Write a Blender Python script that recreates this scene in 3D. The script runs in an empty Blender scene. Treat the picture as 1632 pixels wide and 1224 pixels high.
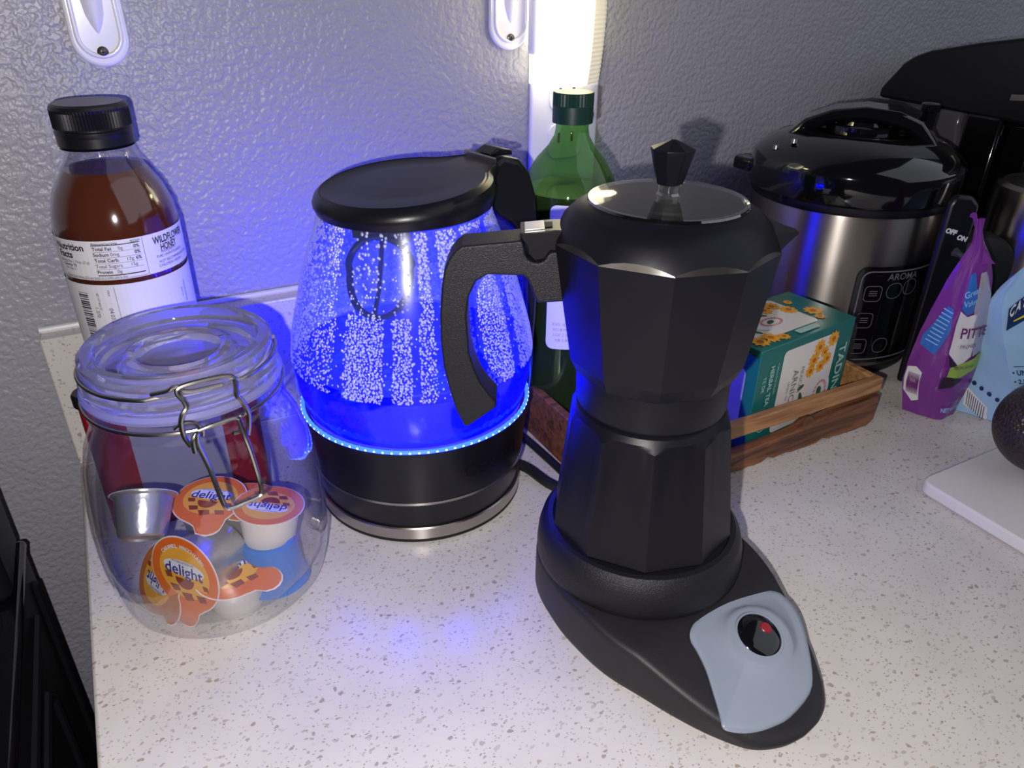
import bpy, bmesh, math, random
from mathutils import Vector, Matrix, noise
from math import sin, cos, pi, radians, atan2, sqrt, hypot
rnd = random.Random(7)
sc = bpy.context.scene
COL = sc.collection

# ------------------------------------------------------------------ camera
R = Vector((.88282836, -.46960627, .00916768))
U = Vector((.21988575, .43046041, .87541652))
F = Vector((.41504741, .77082669, -.48328238))
cam_d = bpy.data.cameras.new('camera'); cam = bpy.data.objects.new('camera', cam_d); COL.objects.link(cam)
CAM = Vector((.063543, -.55606147, .32648371))
cam.matrix_world = Matrix(((R.x, U.x, -F.x, CAM.x), (R.y, U.y, -F.y, CAM.y), (R.z, U.z, -F.z, CAM.z), (0, 0, 0, 1)))
cam_d.sensor_width = 36; cam_d.lens = 36 * 1205 / 1632; cam_d.clip_start = .01; cam_d.clip_end = 20
sc.camera = cam
sc.view_settings.view_transform = 'Standard'; sc.view_settings.look = 'None'
sc.view_settings.gamma = 1; sc.view_settings.use_curve_mapping = False
sc.view_settings.exposure = 0.0
sc.cycles.transparent_max_bounces = 32
sc.cycles.use_denoising = True
sc.cycles.sample_clamp_indirect = 6

# ------------------------------------------------------------------ world and lights
w = bpy.data.worlds.new('dim_kitchen'); sc.world = w; w.use_nodes = True
w.node_tree.nodes['Background'].inputs[0].default_value = (.55, .58, .75, 1)
w.node_tree.nodes['Background'].inputs[1].default_value = .04

def lamp(name, kind, loc, col, power, size=.005):
    l = bpy.data.lights.new(name, kind); l.color = col; l.energy = power
    if kind == 'POINT': l.shadow_soft_size = size
    o = bpy.data.objects.new(name, l); COL.objects.link(o); o.location = loc
    return o
# the phone's own flash beside the lens
lamp('phone_flash', 'POINT', CAM - R * .024 - U * .018, (1, .955, .93), 7.7, .003)
# blue LEDs in the kettle floor
KX = Vector((.2187, -.1308, 0))
for i in range(10):
    a = i * pi / 5 + .3
    lamp('kettle_led', 'POINT', KX + Vector((.060 * cos(a), .060 * sin(a), .094)), (.0015, .006, 1), .18, .006)
# added fill light from the right, no real lamp; lifts the far wall
l = bpy.data.lights.new('right_fill', 'AREA'); l.shape = 'RECTANGLE'; l.size = 2.6; l.size_y = 2.0; l.energy = 11; l.color = (.85, .88, 1)
o = bpy.data.objects.new('right_fill', l); COL.objects.link(o); o.location = (1.6, -1.15, 1.2)
o.rotation_euler = (Vector((.8, -.0, .15)) - o.location).to_track_quat('-Z', 'Y').to_euler()
# warm bulb of the plug-in night light
lamp('night_light_bulb', 'POINT', (.400, -.055, .300), (1, .86, .42), .10, .012)

# ------------------------------------------------------------------ materials
def lin(c):
    if isinstance(c, str): c = [int(c[i:i + 2], 16) / 255 for i in (0, 2, 4)]
    return tuple((x / 12.92 if x <= .04045 else ((x + .055) / 1.055) ** 2.4) for x in c) + (1,)
def newmat(name):
    m = bpy.data.materials.new(name); m.use_nodes = True
    nt = m.node_tree; return m, nt, nt.nodes, nt.links
def pbr(name, col, rough=.5, metal=0., spec=.5, coat=0., trans=0., ior=1.5, emis=None, es=0., bump=None, aniso=0., alpha=1., sss=0.):
    m, nt, N, L = newmat(name); b = N['Principled BSDF']
    b.inputs['Base Color'].default_value = lin(col); b.inputs['Roughness'].default_value = rough
    b.inputs['Metallic'].default_value = metal; b.inputs['Specular IOR Level'].default_value = spec
    b.inputs['Coat Weight'].default_value = coat; b.inputs['Transmission Weight'].default_value = trans
    b.inputs['IOR'].default_value = ior; b.inputs['Anisotropic'].default_value = aniso
    b.inputs['Alpha'].default_value = alpha
    if emis: b.inputs['Emission Color'].default_value = lin(emis); b.inputs['Emission Strength'].default_value = es
    if bump:
        sc_, st, dist = bump
        g = N.new('ShaderNodeNewGeometry'); t = N.new('ShaderNodeTexNoise'); t.inputs['Scale'].default_value = sc_
        t.inputs['Detail'].default_value = 2
        bp = N.new('ShaderNodeBump'); bp.inputs['Strength'].default_value = st; bp.inputs['Distance'].default_value = dist
        L.new(g.outputs['Position'], t.inputs['Vector']); L.new(t.outputs[0], bp.inputs['Height']); L.new(bp.outputs[0], b.inputs['Normal'])
    return m
def thin_glass(name, tint=(1, 1, 1), gl=(1, 1, 1), lo=.04, hi=.75, rough=.03, haze=0., hcol=(1, 1, 1), wav=None):
    """thin clear wall: see-through facing the viewer, mirror-like at grazing angles, optional milky haze"""
    m, nt, N, L = newmat(name); N.remove(N['Principled BSDF']); out = N['Material Output']
    tr = N.new('ShaderNodeBsdfTransparent'); tr.inputs[0].default_value = (*tint, 1)
    g = N.new('ShaderNodeBsdfGlossy'); g.inputs['Color'].default_value = (*gl, 1); g.inputs['Roughness'].default_value = rough
    lw = N.new('ShaderNodeLayerWeight'); lw.inputs[0].default_value = .35
    mr = N.new('ShaderNodeMapRange'); mr.inputs[3].default_value = lo; mr.inputs[4].default_value = hi
    pw = N.new('ShaderNodeMath'); pw.operation = 'POWER'; pw.inputs[1].default_value = 2.2
    L.new(lw.outputs['Facing'], pw.inputs[0]); L.new(pw.outputs[0], mr.inputs[0])
    mx = N.new('ShaderNodeMixShader'); L.new(mr.outputs[0], mx.inputs[0]); L.new(tr.outputs[0], mx.inputs[1]); L.new(g.outputs[0], mx.inputs[2])
    last = mx
    if haze:
        d = N.new('ShaderNodeBsdfTranslucent'); d.inputs[0].default_value = (*hcol, 1)
        d2 = N.new('ShaderNodeBsdfDiffuse'); d2.inputs[0].default_value = (*hcol, 1)
        m1 = N.new('ShaderNodeMixShader'); m1.inputs[0].default_value = .4; L.new(d.outputs[0], m1.inputs[1]); L.new(d2.outputs[0], m1.inputs[2])
        m2 = N.new('ShaderNodeMixShader'); m2.inputs[0].default_value = haze; L.new(mx.outputs[0], m2.inputs[1]); L.new(m1.outputs[0], m2.inputs[2]); last = m2
    if wav:
        ge = N.new('ShaderNodeNewGeometry'); t = N.new('ShaderNodeTexNoise'); t.inputs['Scale'].default_value = wav[0]
        bp = N.new('ShaderNodeBump'); bp.inputs['Strength'].default_value = wav[1]; bp.inputs['Distance'].default_value = wav[2]
        L.new(ge.outputs['Position'], t.inputs['Vector']); L.new(t.outputs[0], bp.inputs['Height']); L.new(bp.outputs[0], g.inputs['Normal'])
    L.new(last.outputs[0], out.inputs[0]); return m

M = {}
M['black_plastic'] = pbr('black_plastic', '201e22', .5, spec=.4, bump=(1400, .25, .0003))
M['black_satin'] = pbr('black_satin', '121118', .32, spec=.35, bump=(900, .06, .0003))
M['black_metal'] = pbr('black_metal', '0d0c15', .40, .0, .26)
M['black_grain'] = pbr('black_grain', '16151b', .42, spec=.35, bump=(1800, .6, .0005))
M['black_gloss'] = pbr('black_gloss', '0b0b0e', .08, coat=.6)
M['black_rubber'] = pbr('black_rubber', '101013', .6)
M['range_black'] = pbr('range_black', '16161a', .4, spec=.4, bump=(900, .3, .0004))
M['grey_plastic'] = pbr('grey_plastic', '8a93a2', .22, spec=.6, coat=.3)
M['steel'] = pbr('steel', 'b4ada6', .28, 1., aniso=.6)
M['brushed'] = pbr('brushed', 'a8a09a', .33, 1., aniso=.85)
for k_ in ('brushed', 'steel'):
    nt_ = M[k_].node_tree; tg = nt_.nodes.new('ShaderNodeTangent'); tg.direction_type = 'RADIAL'; tg.axis = 'Z'
    nt_.nodes['Principled BSDF'].inputs['Anisotropic Rotation'].default_value = .25
    nt_.links.new(tg.outputs[0], nt_.nodes['Principled BSDF'].inputs['Tangent'])
M['edge_metal'] = pbr('edge_metal', '8c8880', .32, 1.)
M['lever_dark'] = pbr('lever_dark', '3c3c42', .12, coat=.5)
M['highlight_grey'] = pbr('highlight_grey', 'b4b4ba', .25)  # pale tone for the highlight modelled on the dark lever
M['polished'] = pbr('polished', 'd8d4cc', .22, 1.)
M['wire'] = pbr('wire', 'a8a49c', .25, 1.)
M['white_plastic'] = pbr('white_plastic', 'e4e3ea', .18, coat=.3)
M['white_paper'] = pbr('white_paper', 'dcdade', .4)
M['ink'] = pbr('ink', '15151c', .5)
M['grey_ink'] = pbr('grey_ink', '6d6c78', .5)
M['board_white'] = pbr('board_white', 'dbd8d6', .35)
M['cap_black'] = pbr('cap_black', '15141a', .3)
M['cap_green'] = pbr('cap_green', '14352c', .35)
M['red'] = pbr('red', '8e1420', .35)
M['orange_pack'] = pbr('orange_pack', 'b8401c', .4)
M['teal'] = pbr('teal', '1a6e68', .32, coat=.2)
M['cream_paper'] = pbr('cream_paper', 'e2dcd8', .35, coat=.2)
M['green_print'] = pbr('green_print', '8fb04a', .45)
M['leaf_print'] = pbr('leaf_print', '2f5f3a', .5)
M['flower_print'] = pbr('flower_print', 'e8a22a', .45)
M['flower_core'] = pbr('flower_core', 'b5681c', .45)
M['pink_print'] = pbr('pink_print', 'd88a8c', .45)
M['pale_teal'] = pbr('pale_teal', 'a9c9c0', .45)
M['purple'] = pbr('purple', '76308c', .28, coat=.2)
M['purple_ink'] = pbr('purple_ink', '6a2470', .4)
M['blue_print'] = pbr('blue_print', '2f6cc4', .35)
M['sky_print'] = pbr('sky_print', '8fb8ea', .35)
M['silver_film'] = pbr('silver_film', 'b8b4c4', .3, .4)
M['plum_print'] = pbr('plum_print', '2c2030', .4)
M['pale_blue'] = pbr('pale_blue', '9cc3e6', .35)
M['navy'] = pbr('navy', '16305c', .4)
M['yellow_print'] = pbr('yellow_print', 'd2cf3c', .4)
M['tan_print'] = pbr('tan_print', 'a08258', .5)
M['orange_foil'] = pbr('orange_foil', 'dc6a22', .3, coat=.2)
M['orange_dull'] = pbr('orange_dull', 'c06f3c', .3, coat=.2)
M['gold_print'] = pbr('gold_print', 'e6a63a', .35)
M['brown_print'] = pbr('brown_print', '8c3a1c', .4)
M['delight_blue'] = pbr('delight_blue', '232a86', .35)
M['cup_silver'] = pbr('cup_silver', 'b9b8bd', .28, .75, bump=(160, .35, .001))
M['cup_white'] = pbr('cup_white', 'd6cfc8', .3, bump=(160, .2, .001))
M['cup_blue'] = pbr('cup_blue', '2f6fc0', .3)
M['honey'] = pbr('honey', '5a2a16', .12, spec=.6, coat=.5)
M['plate_steel'] = pbr('plate_steel', '7c7c84', .45, .3)
M['dark_liquid'] = pbr('dark_liquid', '06130c', .08, coat=.5)
M['screw'] = pbr('screw', '6a6468', .35, .8)
M['screw_slot'] = pbr('screw_slot', '1c1a1c', .6)
M['socket_red'] = pbr('socket_red', '7a3a34', .5)
M['cabinet'] = pbr('cabinet', 'b8b4ae', .5)
M['tile'] = pbr('tile', '6e665e', .5)
M['smoke'] = thin_glass('smoke', (.30, .30, .34), lo=.05, hi=.5, rough=.12, haze=.6, hcol=(.34, .32, .37))
M['clear'] = thin_glass('clear', (.95, .955, .96), lo=.03, hi=.85, rough=.04, wav=(60, .25, .004))
M['lid_glass'] = pbr('lid_glass', 'd2d2f4', .03, trans=.86, ior=1.42)
M['clear_lid'] = thin_glass('clear_lid', (.80, .80, .92), lo=.10, hi=.85, rough=.05, haze=.10, hcol=(.55, .55, .8))
M['knob_glass'] = thin_glass('knob_glass', (.9, .9, .9), lo=.2, hi=.9, rough=.05)
M['gasket'] = thin_glass('gasket', (.7, .7, .8), lo=.06, hi=.3, rough=.2, haze=.55, hcol=(.62, .62, .82))
M['pot_lid'] = thin_glass('pot_lid', (.55, .55, .55), lo=.10, hi=.55, rough=.06, haze=.07, hcol=(.7, .7, .68))
M['kettle_glass'] = thin_glass('kettle_glass', (.93, .94, .98), lo=.03, hi=.34, rough=.05)
M['mist'] = thin_glass('mist', (.86, .90, 1), lo=.02, hi=.2, rough=.2, haze=.12, hcol=(.45, .6, 1))  # condensation film; some of the LEDs' blue is put into its colour
M['green_glass'] = thin_glass('green_glass', (.42, .68, .34), gl=(.8, 1, .8), lo=.06, hi=.6, rough=.04, haze=.14, hcol=(.22, .38, .13))
M['bottle_clear'] = thin_glass('bottle_clear', (.88, .88, .9), lo=.05, hi=.8, rough=.05, wav=(60, .12, .003))
M['coat_gloss'] = thin_glass('coat_gloss', (1, 1, 1), lo=.04, hi=.5, rough=.06)
M['water'] = thin_glass('water', (.05, .08, .95), lo=.03, hi=.25, rough=.04, haze=.24, hcol=(.03, .06, .9), wav=(70, .4, .004))  # clear water; the LEDs' blue glow is put into its tint
M['led'] = pbr('led', '2030ff', .3, emis=(.10, .22, 1), es=9)
M['led_core'] = pbr('led_core', 'a0c0ff', .3, emis=(.62, .80, 1), es=9)

def drop_mat():
    m, nt, N, L = newmat('droplet'); N.remove(N['Principled BSDF']); out = N['Material Output']
    tr = N.new('ShaderNodeBsdfTransparent'); g = N.new('ShaderNodeBsdfGlossy'); g.inputs['Roughness'].default_value = .18
    d = N.new('ShaderNodeBsdfDiffuse'); d.inputs[0].default_value = (.8, .8, .95, 1)
    a = N.new('ShaderNodeMixShader'); a.inputs[0].default_value = .55; L.new(g.outputs[0], a.inputs[1]); L.new(d.outputs[0], a.inputs[2])
    b = N.new('ShaderNodeMixShader'); b.inputs[0].default_value = .8; L.new(tr.outputs[0], b.inputs[1]); L.new(a.outputs[0], b.inputs[2])
    L.new(b.outputs[0], out.inputs[0]); return m
M['droplet'] = drop_mat()

def lens_mat():
    m, nt, N, L = newmat('night_lens'); b = N['Principled BSDF']
    b.inputs['Base Color'].default_value = (.9, .88, .8, 1); b.inputs['Roughness'].default_value = .15
    b.inputs['Emission Color'].default_value = (1, .93, .62, 1); b.inputs['Emission Strength'].default_value = 3.5
    return m
M['night_lens'] = lens_mat()
M['night_side'] = pbr('night_side', 'e6e0d4', .2, coat=.4, emis=(1, .95, .82), es=.42)

def wall_mat():
    m, nt, N, L = newmat('painted_wall'); b = N['Principled BSDF']
    b.inputs['Base Color'].default_value = lin('9d9ca6'); b.inputs['Roughness'].default_value = .38; b.inputs['Specular IOR Level'].default_value = .42
    g = N.new('ShaderNodeNewGeometry')
    t1 = N.new('ShaderNodeTexNoise'); t1.inputs['Scale'].default_value = 225; t1.inputs['Detail'].default_value = 1.5; t1.inputs['Distortion'].default_value = .1
    t2 = N.new('ShaderNodeTexNoise'); t2.inputs['Scale'].default_value = 45; t2.inputs['Detail'].default_value = 1
    r = N.new('ShaderNodeValToRGB'); r.color_ramp.elements[0].position = .36; r.color_ramp.elements[1].position = .60
    ad = N.new('ShaderNodeMath'); ad.operation = 'MULTIPLY_ADD'; ad.inputs[1].default_value = .6
    bp = N.new('ShaderNodeBump'); bp.inputs['Strength'].default_value = .75; bp.inputs['Distance'].default_value = .0011
    for t in (t1, t2): L.new(g.outputs['Position'], t.inputs['Vector'])
    L.new(t1.outputs[0], r.inputs[0]); L.new(r.outputs[0], ad.inputs[0]); L.new(t2.outputs[0], ad.inputs[2])
    L.new(ad.outputs[0], bp.inputs['Height']); L.new(bp.outputs[0], b.inputs['Normal']); return m
M['wall'] = wall_mat()

def quartz_mat(name, base):
    m, nt, N, L = newmat(name); b = N['Principled BSDF']
    b.inputs['Roughness'].default_value = .24; b.inputs['Specular IOR Level'].default_value = .45
    g = N.new('ShaderNodeNewGeometry'); col = None
    dist = N.new('ShaderNodeTexNoise'); dist.inputs['Scale'].default_value = 260
    L.new(g.outputs['Position'], dist.inputs['Vector'])
    va = N.new('ShaderNodeVectorMath'); va.operation = 'MULTIPLY_ADD'; va.inputs[1].default_value = (.0035,) * 3
    L.new(dist.outputs['Color'], va.inputs[0]); L.new(g.outputs['Position'], va.inputs[2])
    prev = N.new('ShaderNodeRGB'); prev.outputs[0].default_value = lin(base); prev = prev.outputs[0]
    clo = N.new('ShaderNodeTexNoise'); clo.inputs['Scale'].default_value = 25; L.new(g.outputs['Position'], clo.inputs['Vector'])
    mxc = N.new('ShaderNodeMixRGB'); mxc.blend_type = 'MULTIPLY'; mxc.inputs[0].default_value = .18; L.new(prev, mxc.inputs[1]); L.new(clo.outputs[0], mxc.inputs[2]); prev = mxc.outputs[0]
    for scale, dens, rad, rot, cols, op in ((230, .22, .32, .5, ('a39a90', 'b4ada6', '8c7c6c', 'c2bcb4'), .7), (340, .22, .31, 1.9, ('a8a098', '9a9088', 'b4aaa0', 'c6c0b8'), .7), (640, .20, .34, 1.1, ('8c847c', 'a39b94', '7a6a5c', 'b0a8a0'), .7), (150, .07, .27, 2.6, ('b0a9a2', 'a08c78', 'bcb8b2', 'a4907c'), .6)):
        mp = N.new('ShaderNodeMapping'); mp.inputs['Rotation'].default_value = (0, 0, rot); mp.inputs['Scale'].default_value = (scale, scale * 1.45, scale)
        L.new(va.outputs[0], mp.inputs[0])
        v = N.new('ShaderNodeTexVoronoi'); v.inputs['Scale'].default_value = 1; L.new(mp.outputs[0], v.inputs['Vector'])
        c1 = N.new('ShaderNodeMath'); c1.operation = 'LESS_THAN'; c1.inputs[1].default_value = rad; L.new(v.outputs['Distance'], c1.inputs[0])
        sp = N.new('ShaderNodeSeparateColor'); L.new(v.outputs['Color'], sp.inputs[0])
        c2 = N.new('ShaderNodeMath'); c2.operation = 'LESS_THAN'; c2.inputs[1].default_value = dens; L.new(sp.outputs[0], c2.inputs[0])
        mu = N.new('ShaderNodeMath'); mu.operation = 'MULTIPLY'; L.new(c1.outputs[0], mu.inputs[0]); L.new(c2.outputs[0], mu.inputs[1])
        mo = N.new('ShaderNodeMath'); mo.operation = 'MULTIPLY'; mo.inputs[1].default_value = op; L.new(mu.outputs[0], mo.inputs[0])
        rp = N.new('ShaderNodeValToRGB'); rp.color_ramp.interpolation = 'CONSTANT'
        while len(rp.color_ramp.elements) < 4: rp.color_ramp.elements.new(.5)
        for i, cc in enumerate(cols): rp.color_ramp.elements[i].position = i * .27; rp.color_ramp.elements[i].color = lin(cc)
        L.new(sp.outputs[1], rp.inputs[0])
        mx = N.new('ShaderNodeMixRGB'); L.new(mo.outputs[0], mx.inputs[0]); L.new(prev, mx.inputs[1]); L.new(rp.outputs[0], mx.inputs[2]); prev = mx.outputs[0]
    L.new(prev, b.inputs['Base Color']); return m
M['quartz'] = quartz_mat('quartz', 'dcd6d2')

def wood_mat(name, c1, c2):
    m, nt, N, L = newmat(name); b = N['Principled BSDF']; b.inputs['Roughness'].default_value = .45
    g = N.new('ShaderNodeTexCoord'); mp = N.new('ShaderNodeMapping'); mp.inputs['Scale'].default_value = (14, 160, 160)
    t = N.new('ShaderNodeTexNoise'); t.inputs['Scale'].default_value = 1; t.inputs['Detail'].default_value = 4; t.inputs['Distortion'].default_value = 1.2
    r = N.new('ShaderNodeValToRGB'); r.color_ramp.elements[0].color = lin(c1); r.color_ramp.elements[0].position = .35; r.color_ramp.elements[1].color = lin(c2); r.color_ramp.elements[1].position = .65
    L.new(g.outputs['Object'], mp.inputs[0]); L.new(mp.outputs[0], t.inputs['Vector']); L.new(t.outputs[0], r.inputs[0]); L.new(r.outputs[0], b.inputs['Base Color'])
    bp = N.new('ShaderNodeBump'); bp.inputs['Strength'].default_value = .4; bp.inputs['Distance'].default_value = .0005; L.new(t.outputs[0], bp.inputs['Height']); L.new(bp.outputs[0], b.inputs['Normal'])
    return m
M['wood_light'] = wood_mat('wood_light', '8a5c36', 'b58657')
M['wood_dark'] = wood_mat('wood_dark', '4a2a1a', '8a5636')

def avo_mat():
    m, nt, N, L = newmat('avocado_skin'); b = N['Principled BSDF']; b.inputs['Roughness'].default_value = .38
    g = N.new('ShaderNodeNewGeometry'); v = N.new('ShaderNodeTexVoronoi'); v.inputs['Scale'].default_value = 420
    t = N.new('ShaderNodeTexNoise'); t.inputs['Scale'].default_value = 60
    r = N.new('ShaderNodeValToRGB'); r.color_ramp.elements[0].color = lin('0f0a0d'); r.color_ramp.elements[1].color = lin('3a2d2c')
    bp = N.new('ShaderNodeBump'); bp.inputs['Strength'].default_value = .9; bp.inputs['Distance'].default_value = .0012
    L.new(g.outputs['Position'], v.inputs['Vector']); L.new(g.outputs['Position'], t.inputs['Vector']); L.new(t.outputs[0], r.inputs[0]); L.new(r.outputs[0], b.inputs['Base Color'])
    L.new(v.outputs['Distance'], bp.inputs['Height']); L.new(bp.outputs[0], b.inputs['Normal']); return m
M['avocado'] = avo_mat()

# ------------------------------------------------------------------ mesh helpers
class MB:
    def __init__(s): s.V = []; s.F = []; s.I = []; s.mi = 0
    def add(s, V, Fc):
        b = len(s.V); s.V += [Vector(v) for v in V]; s.F += [[i + b for i in f] for f in Fc]; s.I += [s.mi] * len(Fc); return s
    def box(s, a, b):
        x0, y0, z0 = a; x1, y1, z1 = b
        return s.add([(x0, y0, z0), (x1, y0, z0), (x1, y1, z0), (x0, y1, z0), (x0, y0, z1), (x1, y0, z1), (x1, y1, z1), (x0, y1, z1)],
                     [(0, 3, 2, 1), (4, 5, 6, 7), (0, 1, 5, 4), (1, 2, 6, 5), (2, 3, 7, 6), (3, 0, 4, 7)])
    def loft(s, rings, c0=True, c1=True, closed=True):
        n = len(rings[0]); V = [p for r in rings for p in r]; Fc = []
        for k in range(len(rings) - 1):
            for i in range(n if closed else n - 1):
                j = (i + 1) % n; Fc.append((k * n + i, k * n + j, (k + 1) * n + j, (k + 1) * n + i))
        if c0: Fc.append(tuple(range(n - 1, -1, -1)))
        if c1: Fc.append(tuple((len(rings) - 1) * n + i for i in range(n)))
        return s.add(V, Fc)
    def lathe(s, prof, n=72, c=(0, 0), M4=None):
        V = []; Fc = []; idx = []
        for r, z in prof:
            if r < 1e-6: idx.append([len(V)]); V.append((c[0], c[1], z))
            else:
                idx.append(list(range(len(V), len(V) + n)))
                V += [(c[0] + r * cos(2 * pi * i / n), c[1] + r * sin(2 * pi * i / n), z) for i in range(n)]
        for a, b in zip(idx, idx[1:]):
            for i in range(n):
                j = (i + 1) % n
                if len(a) == 1 and len(b) == 1: break
                if len(a) == 1: Fc.append((a[0], b[j], b[i]))
                elif len(b) == 1: Fc.append((a[i], a[j], b[0]))
                else: Fc.append((a[i], a[j], b[j], b[i]))
        if M4: V = [M4 @ Vector(v) for v in V]
        return s.add(V, Fc)
    def tube(s, pts, r, n=10, closed=False):
        P = [Vector(p) for p in pts]; m = len(P); rings = []; nrm = None
        for i in range(m):
            a = P[i - 1] if (i > 0 or closed) else P[i]; b = P[(i + 1) % m] if (i < m - 1 or closed) else P[i]
            t = (b - a).normalized()
            if nrm is None: nrm = t.orthogonal().normalized()
            nrm = (nrm - t * nrm.dot(t)).normalized(); bi = t.cross(nrm)
            rr = r[i] if isinstance(r, (list, tuple)) else r
            rings.append([P[i] + (nrm * cos(2 * pi * k / n) + bi * sin(2 * pi * k / n)) * rr for k in range(n)])
        if closed: rings.append(rings[0]); return s.loft(rings, False, False)
        return s.loft(rings)
    def prism(s, poly, t0, t1, Mx):
        n = len(poly)
        V = [Mx @ Vector((x, y, t0)) for x, y in poly] + [Mx @ Vector((x, y, t1)) for x, y in poly]
        return s.add(V, [tuple(range(n - 1, -1, -1)), tuple(range(n, 2 * n))] + [(i, (i + 1) % n, n + (i + 1) % n, n + i) for i in range(n)])
    def build(s, name, mat, parent=None, smooth=32, bevel=0, seg=2, flip_check=True):
        me = bpy.data.meshes.new(name); me.from_pydata(s.V, [], s.F)
        mats = mat if isinstance(mat, (list, tuple)) else [mat]
        for m in mats: me.materials.append(M[m])
        if len(mats) > 1: me.polygons.foreach_set('material_index', s.I)
        if flip_check:
            bm = bmesh.new(); bm.from_mesh(me); bmesh.ops.recalc_face_normals(bm, faces=bm.faces); bm.to_mesh(me); bm.free()
        if smooth:
            me.polygons.foreach_set('use_smooth', [True] * len(me.polygons)); me.set_sharp_from_angle(angle=radians(smooth))
        me.update()
        o = bpy.data.objects.new(name, me); COL.objects.link(o)
        if parent: o.parent = parent
        if bevel:
            md = o.modifiers.new('bevel', 'BEVEL'); md.width = bevel; md.segments = seg; md.limit_method = 'ANGLE'; md.angle_limit = radians(35)
        return o

def catmull(P, k=6, closed=False):
    P = [Vector(p) for p in P]; n = len(P); out = []
    for i in range(n if closed else n - 1):
        p0 = P[(i - 1) % n] if (closed or i > 0) else P[0]; p1 = P[i]; p2 = P[(i + 1) % n]; p3 = P[(i + 2) % n] if (closed or i + 2 < n) else P[-1]
        for j in range(k):
            t = j / k; out.append(.5 * ((2 * p1) + (p2 - p0) * t + (2 * p0 - 5 * p1 + 4 * p2 - p3) * t * t + (3 * p1 - p0 - 3 * p2 + p3) * t ** 3))
    if not closed: out.append(P[-1])
    return out

def tag(o, label, cat, group=None):
    o['label'] = label; o['category'] = cat
    if group: o['group'] = group
    return o
def thing(name, loc, label, cat, group=None, rz=0):
    o = bpy.data.objects.new(name, None); COL.objects.link(o); o.location = loc; o.rotation_euler = (0, 0, rz); o.empty_display_size = .02
    return tag(o, label, cat, group)
def struct(o): o['kind'] = 'structure'; return o

_txt = {}
def text2d(s, size, bold=0.):
    key = (s, bold)
    if key not in _txt:
        cu = bpy.data.curves.new('t', 'FONT'); cu.body = s; cu.size = 1; cu.offset = bold; cu.align_x = 'CENTER'; cu.align_y = 'CENTER'; cu.resolution_u = 3
        ob = bpy.data.objects.new('t', cu); COL.objects.link(ob)
        dg = bpy.context.evaluated_depsgraph_get(); me = bpy.data.meshes.new_from_object(ob.evaluated_get(dg))
        V = [(v.co.x, v.co.y) for v in me.vertices]; Fc = [tuple(p.vertices) for p in me.polygons]
        bpy.data.objects.remove(ob); bpy.data.meshes.remove(me); bpy.data.curves.remove(cu); _txt[key] = (V, Fc)
    V, Fc = _txt[key]
    return [(x * size, y * size) for x, y in V], Fc
def put(mb, s, size, fn, at=(0, 0), rot=0, bold=0., sx=1., align=0):
    """lay a line of lettering through the surface map fn(x, y)"""
    V, Fc = text2d(s, size, bold)
    if not V: return
    wd = max(v[0] for v in V)
    c, n = cos(rot), sin(rot); out = []
    for x, y in V:
        x = x * sx - align * wd * sx
        out.append(fn(at[0] + x * c - y * n, at[1] + x * n + y * c))
    mb.add(out, Fc)
def patch(mb, poly, fn, step=.004):
    """fill a convex-ish polygon on a curved surface with a small grid fan"""
    cx = sum(p[0] for p in poly) / len(poly); cy = sum(p[1] for p in poly) / len(poly); P = []
    for a, b in zip(poly, poly[1:] + poly[:1]):
        k = max(1, int(hypot(b[0] - a[0], b[1] - a[1]) / step))
        P += [(a[0] + (b[0] - a[0]) * i / k, a[1] + (b[1] - a[1]) * i / k) for i in range(k)]
    rmax = max(hypot(p[0] - cx, p[1] - cy) for p in P); K = max(1, int(rmax / step)); n = len(P)
    V = [fn(cx, cy)]; Fc = []
    for k in range(1, K + 1):
        V += [fn(cx + (p[0] - cx) * k / K, cy + (p[1] - cy) * k / K) for p in P]
    for i in range(n):
        j = (i + 1) % n; Fc.append((0, 1 + i, 1 + j))
        for k in range(K - 1): Fc.append((1 + k * n + i, 1 + (k + 1) * n + i, 1 + (k + 1) * n + j, 1 + k * n + j))
    mb.add(V, Fc)
def rrect(x0, y0, x1, y1, r=.003, n=4):
    out = []
    for cx, cy, a0 in ((x1 - r, y1 - r, 0), (x0 + r, y1 - r, pi / 2), (x0 + r, y0 + r, pi), (x1 - r, y0 + r, 1.5 * pi)):
        out += [(cx + r * cos(a0 + pi / 2 * i / n), cy + r * sin(a0 + pi / 2 * i / n)) for i in range(n + 1)]
    return out
def disc(cx, cy, rx, ry=None, n=20, rot=0):
    ry = ry or rx
    return [(cx + rx * cos(2 * pi * i / n) * cos(rot) - ry * sin(2 * pi * i / n) * sin(rot), cy + rx * cos(2 * pi * i / n) * sin(rot) + ry * sin(2 * pi * i / n) * cos(rot)) for i in range(n)]
def cylmap(cx, cy, r, vx, vy, off=.0003, lean=None):
    """map (arc length to the right, height) onto an upright cylinder; arc 0 faces the direction -v"""
    a0 = atan2(-vy, -vx)
    def fn(x, z):
        a = a0 + x / r; rr = r + off
        return Vector((cx + rr * cos(a), cy + rr * sin(a), z))
    return fn

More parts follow.
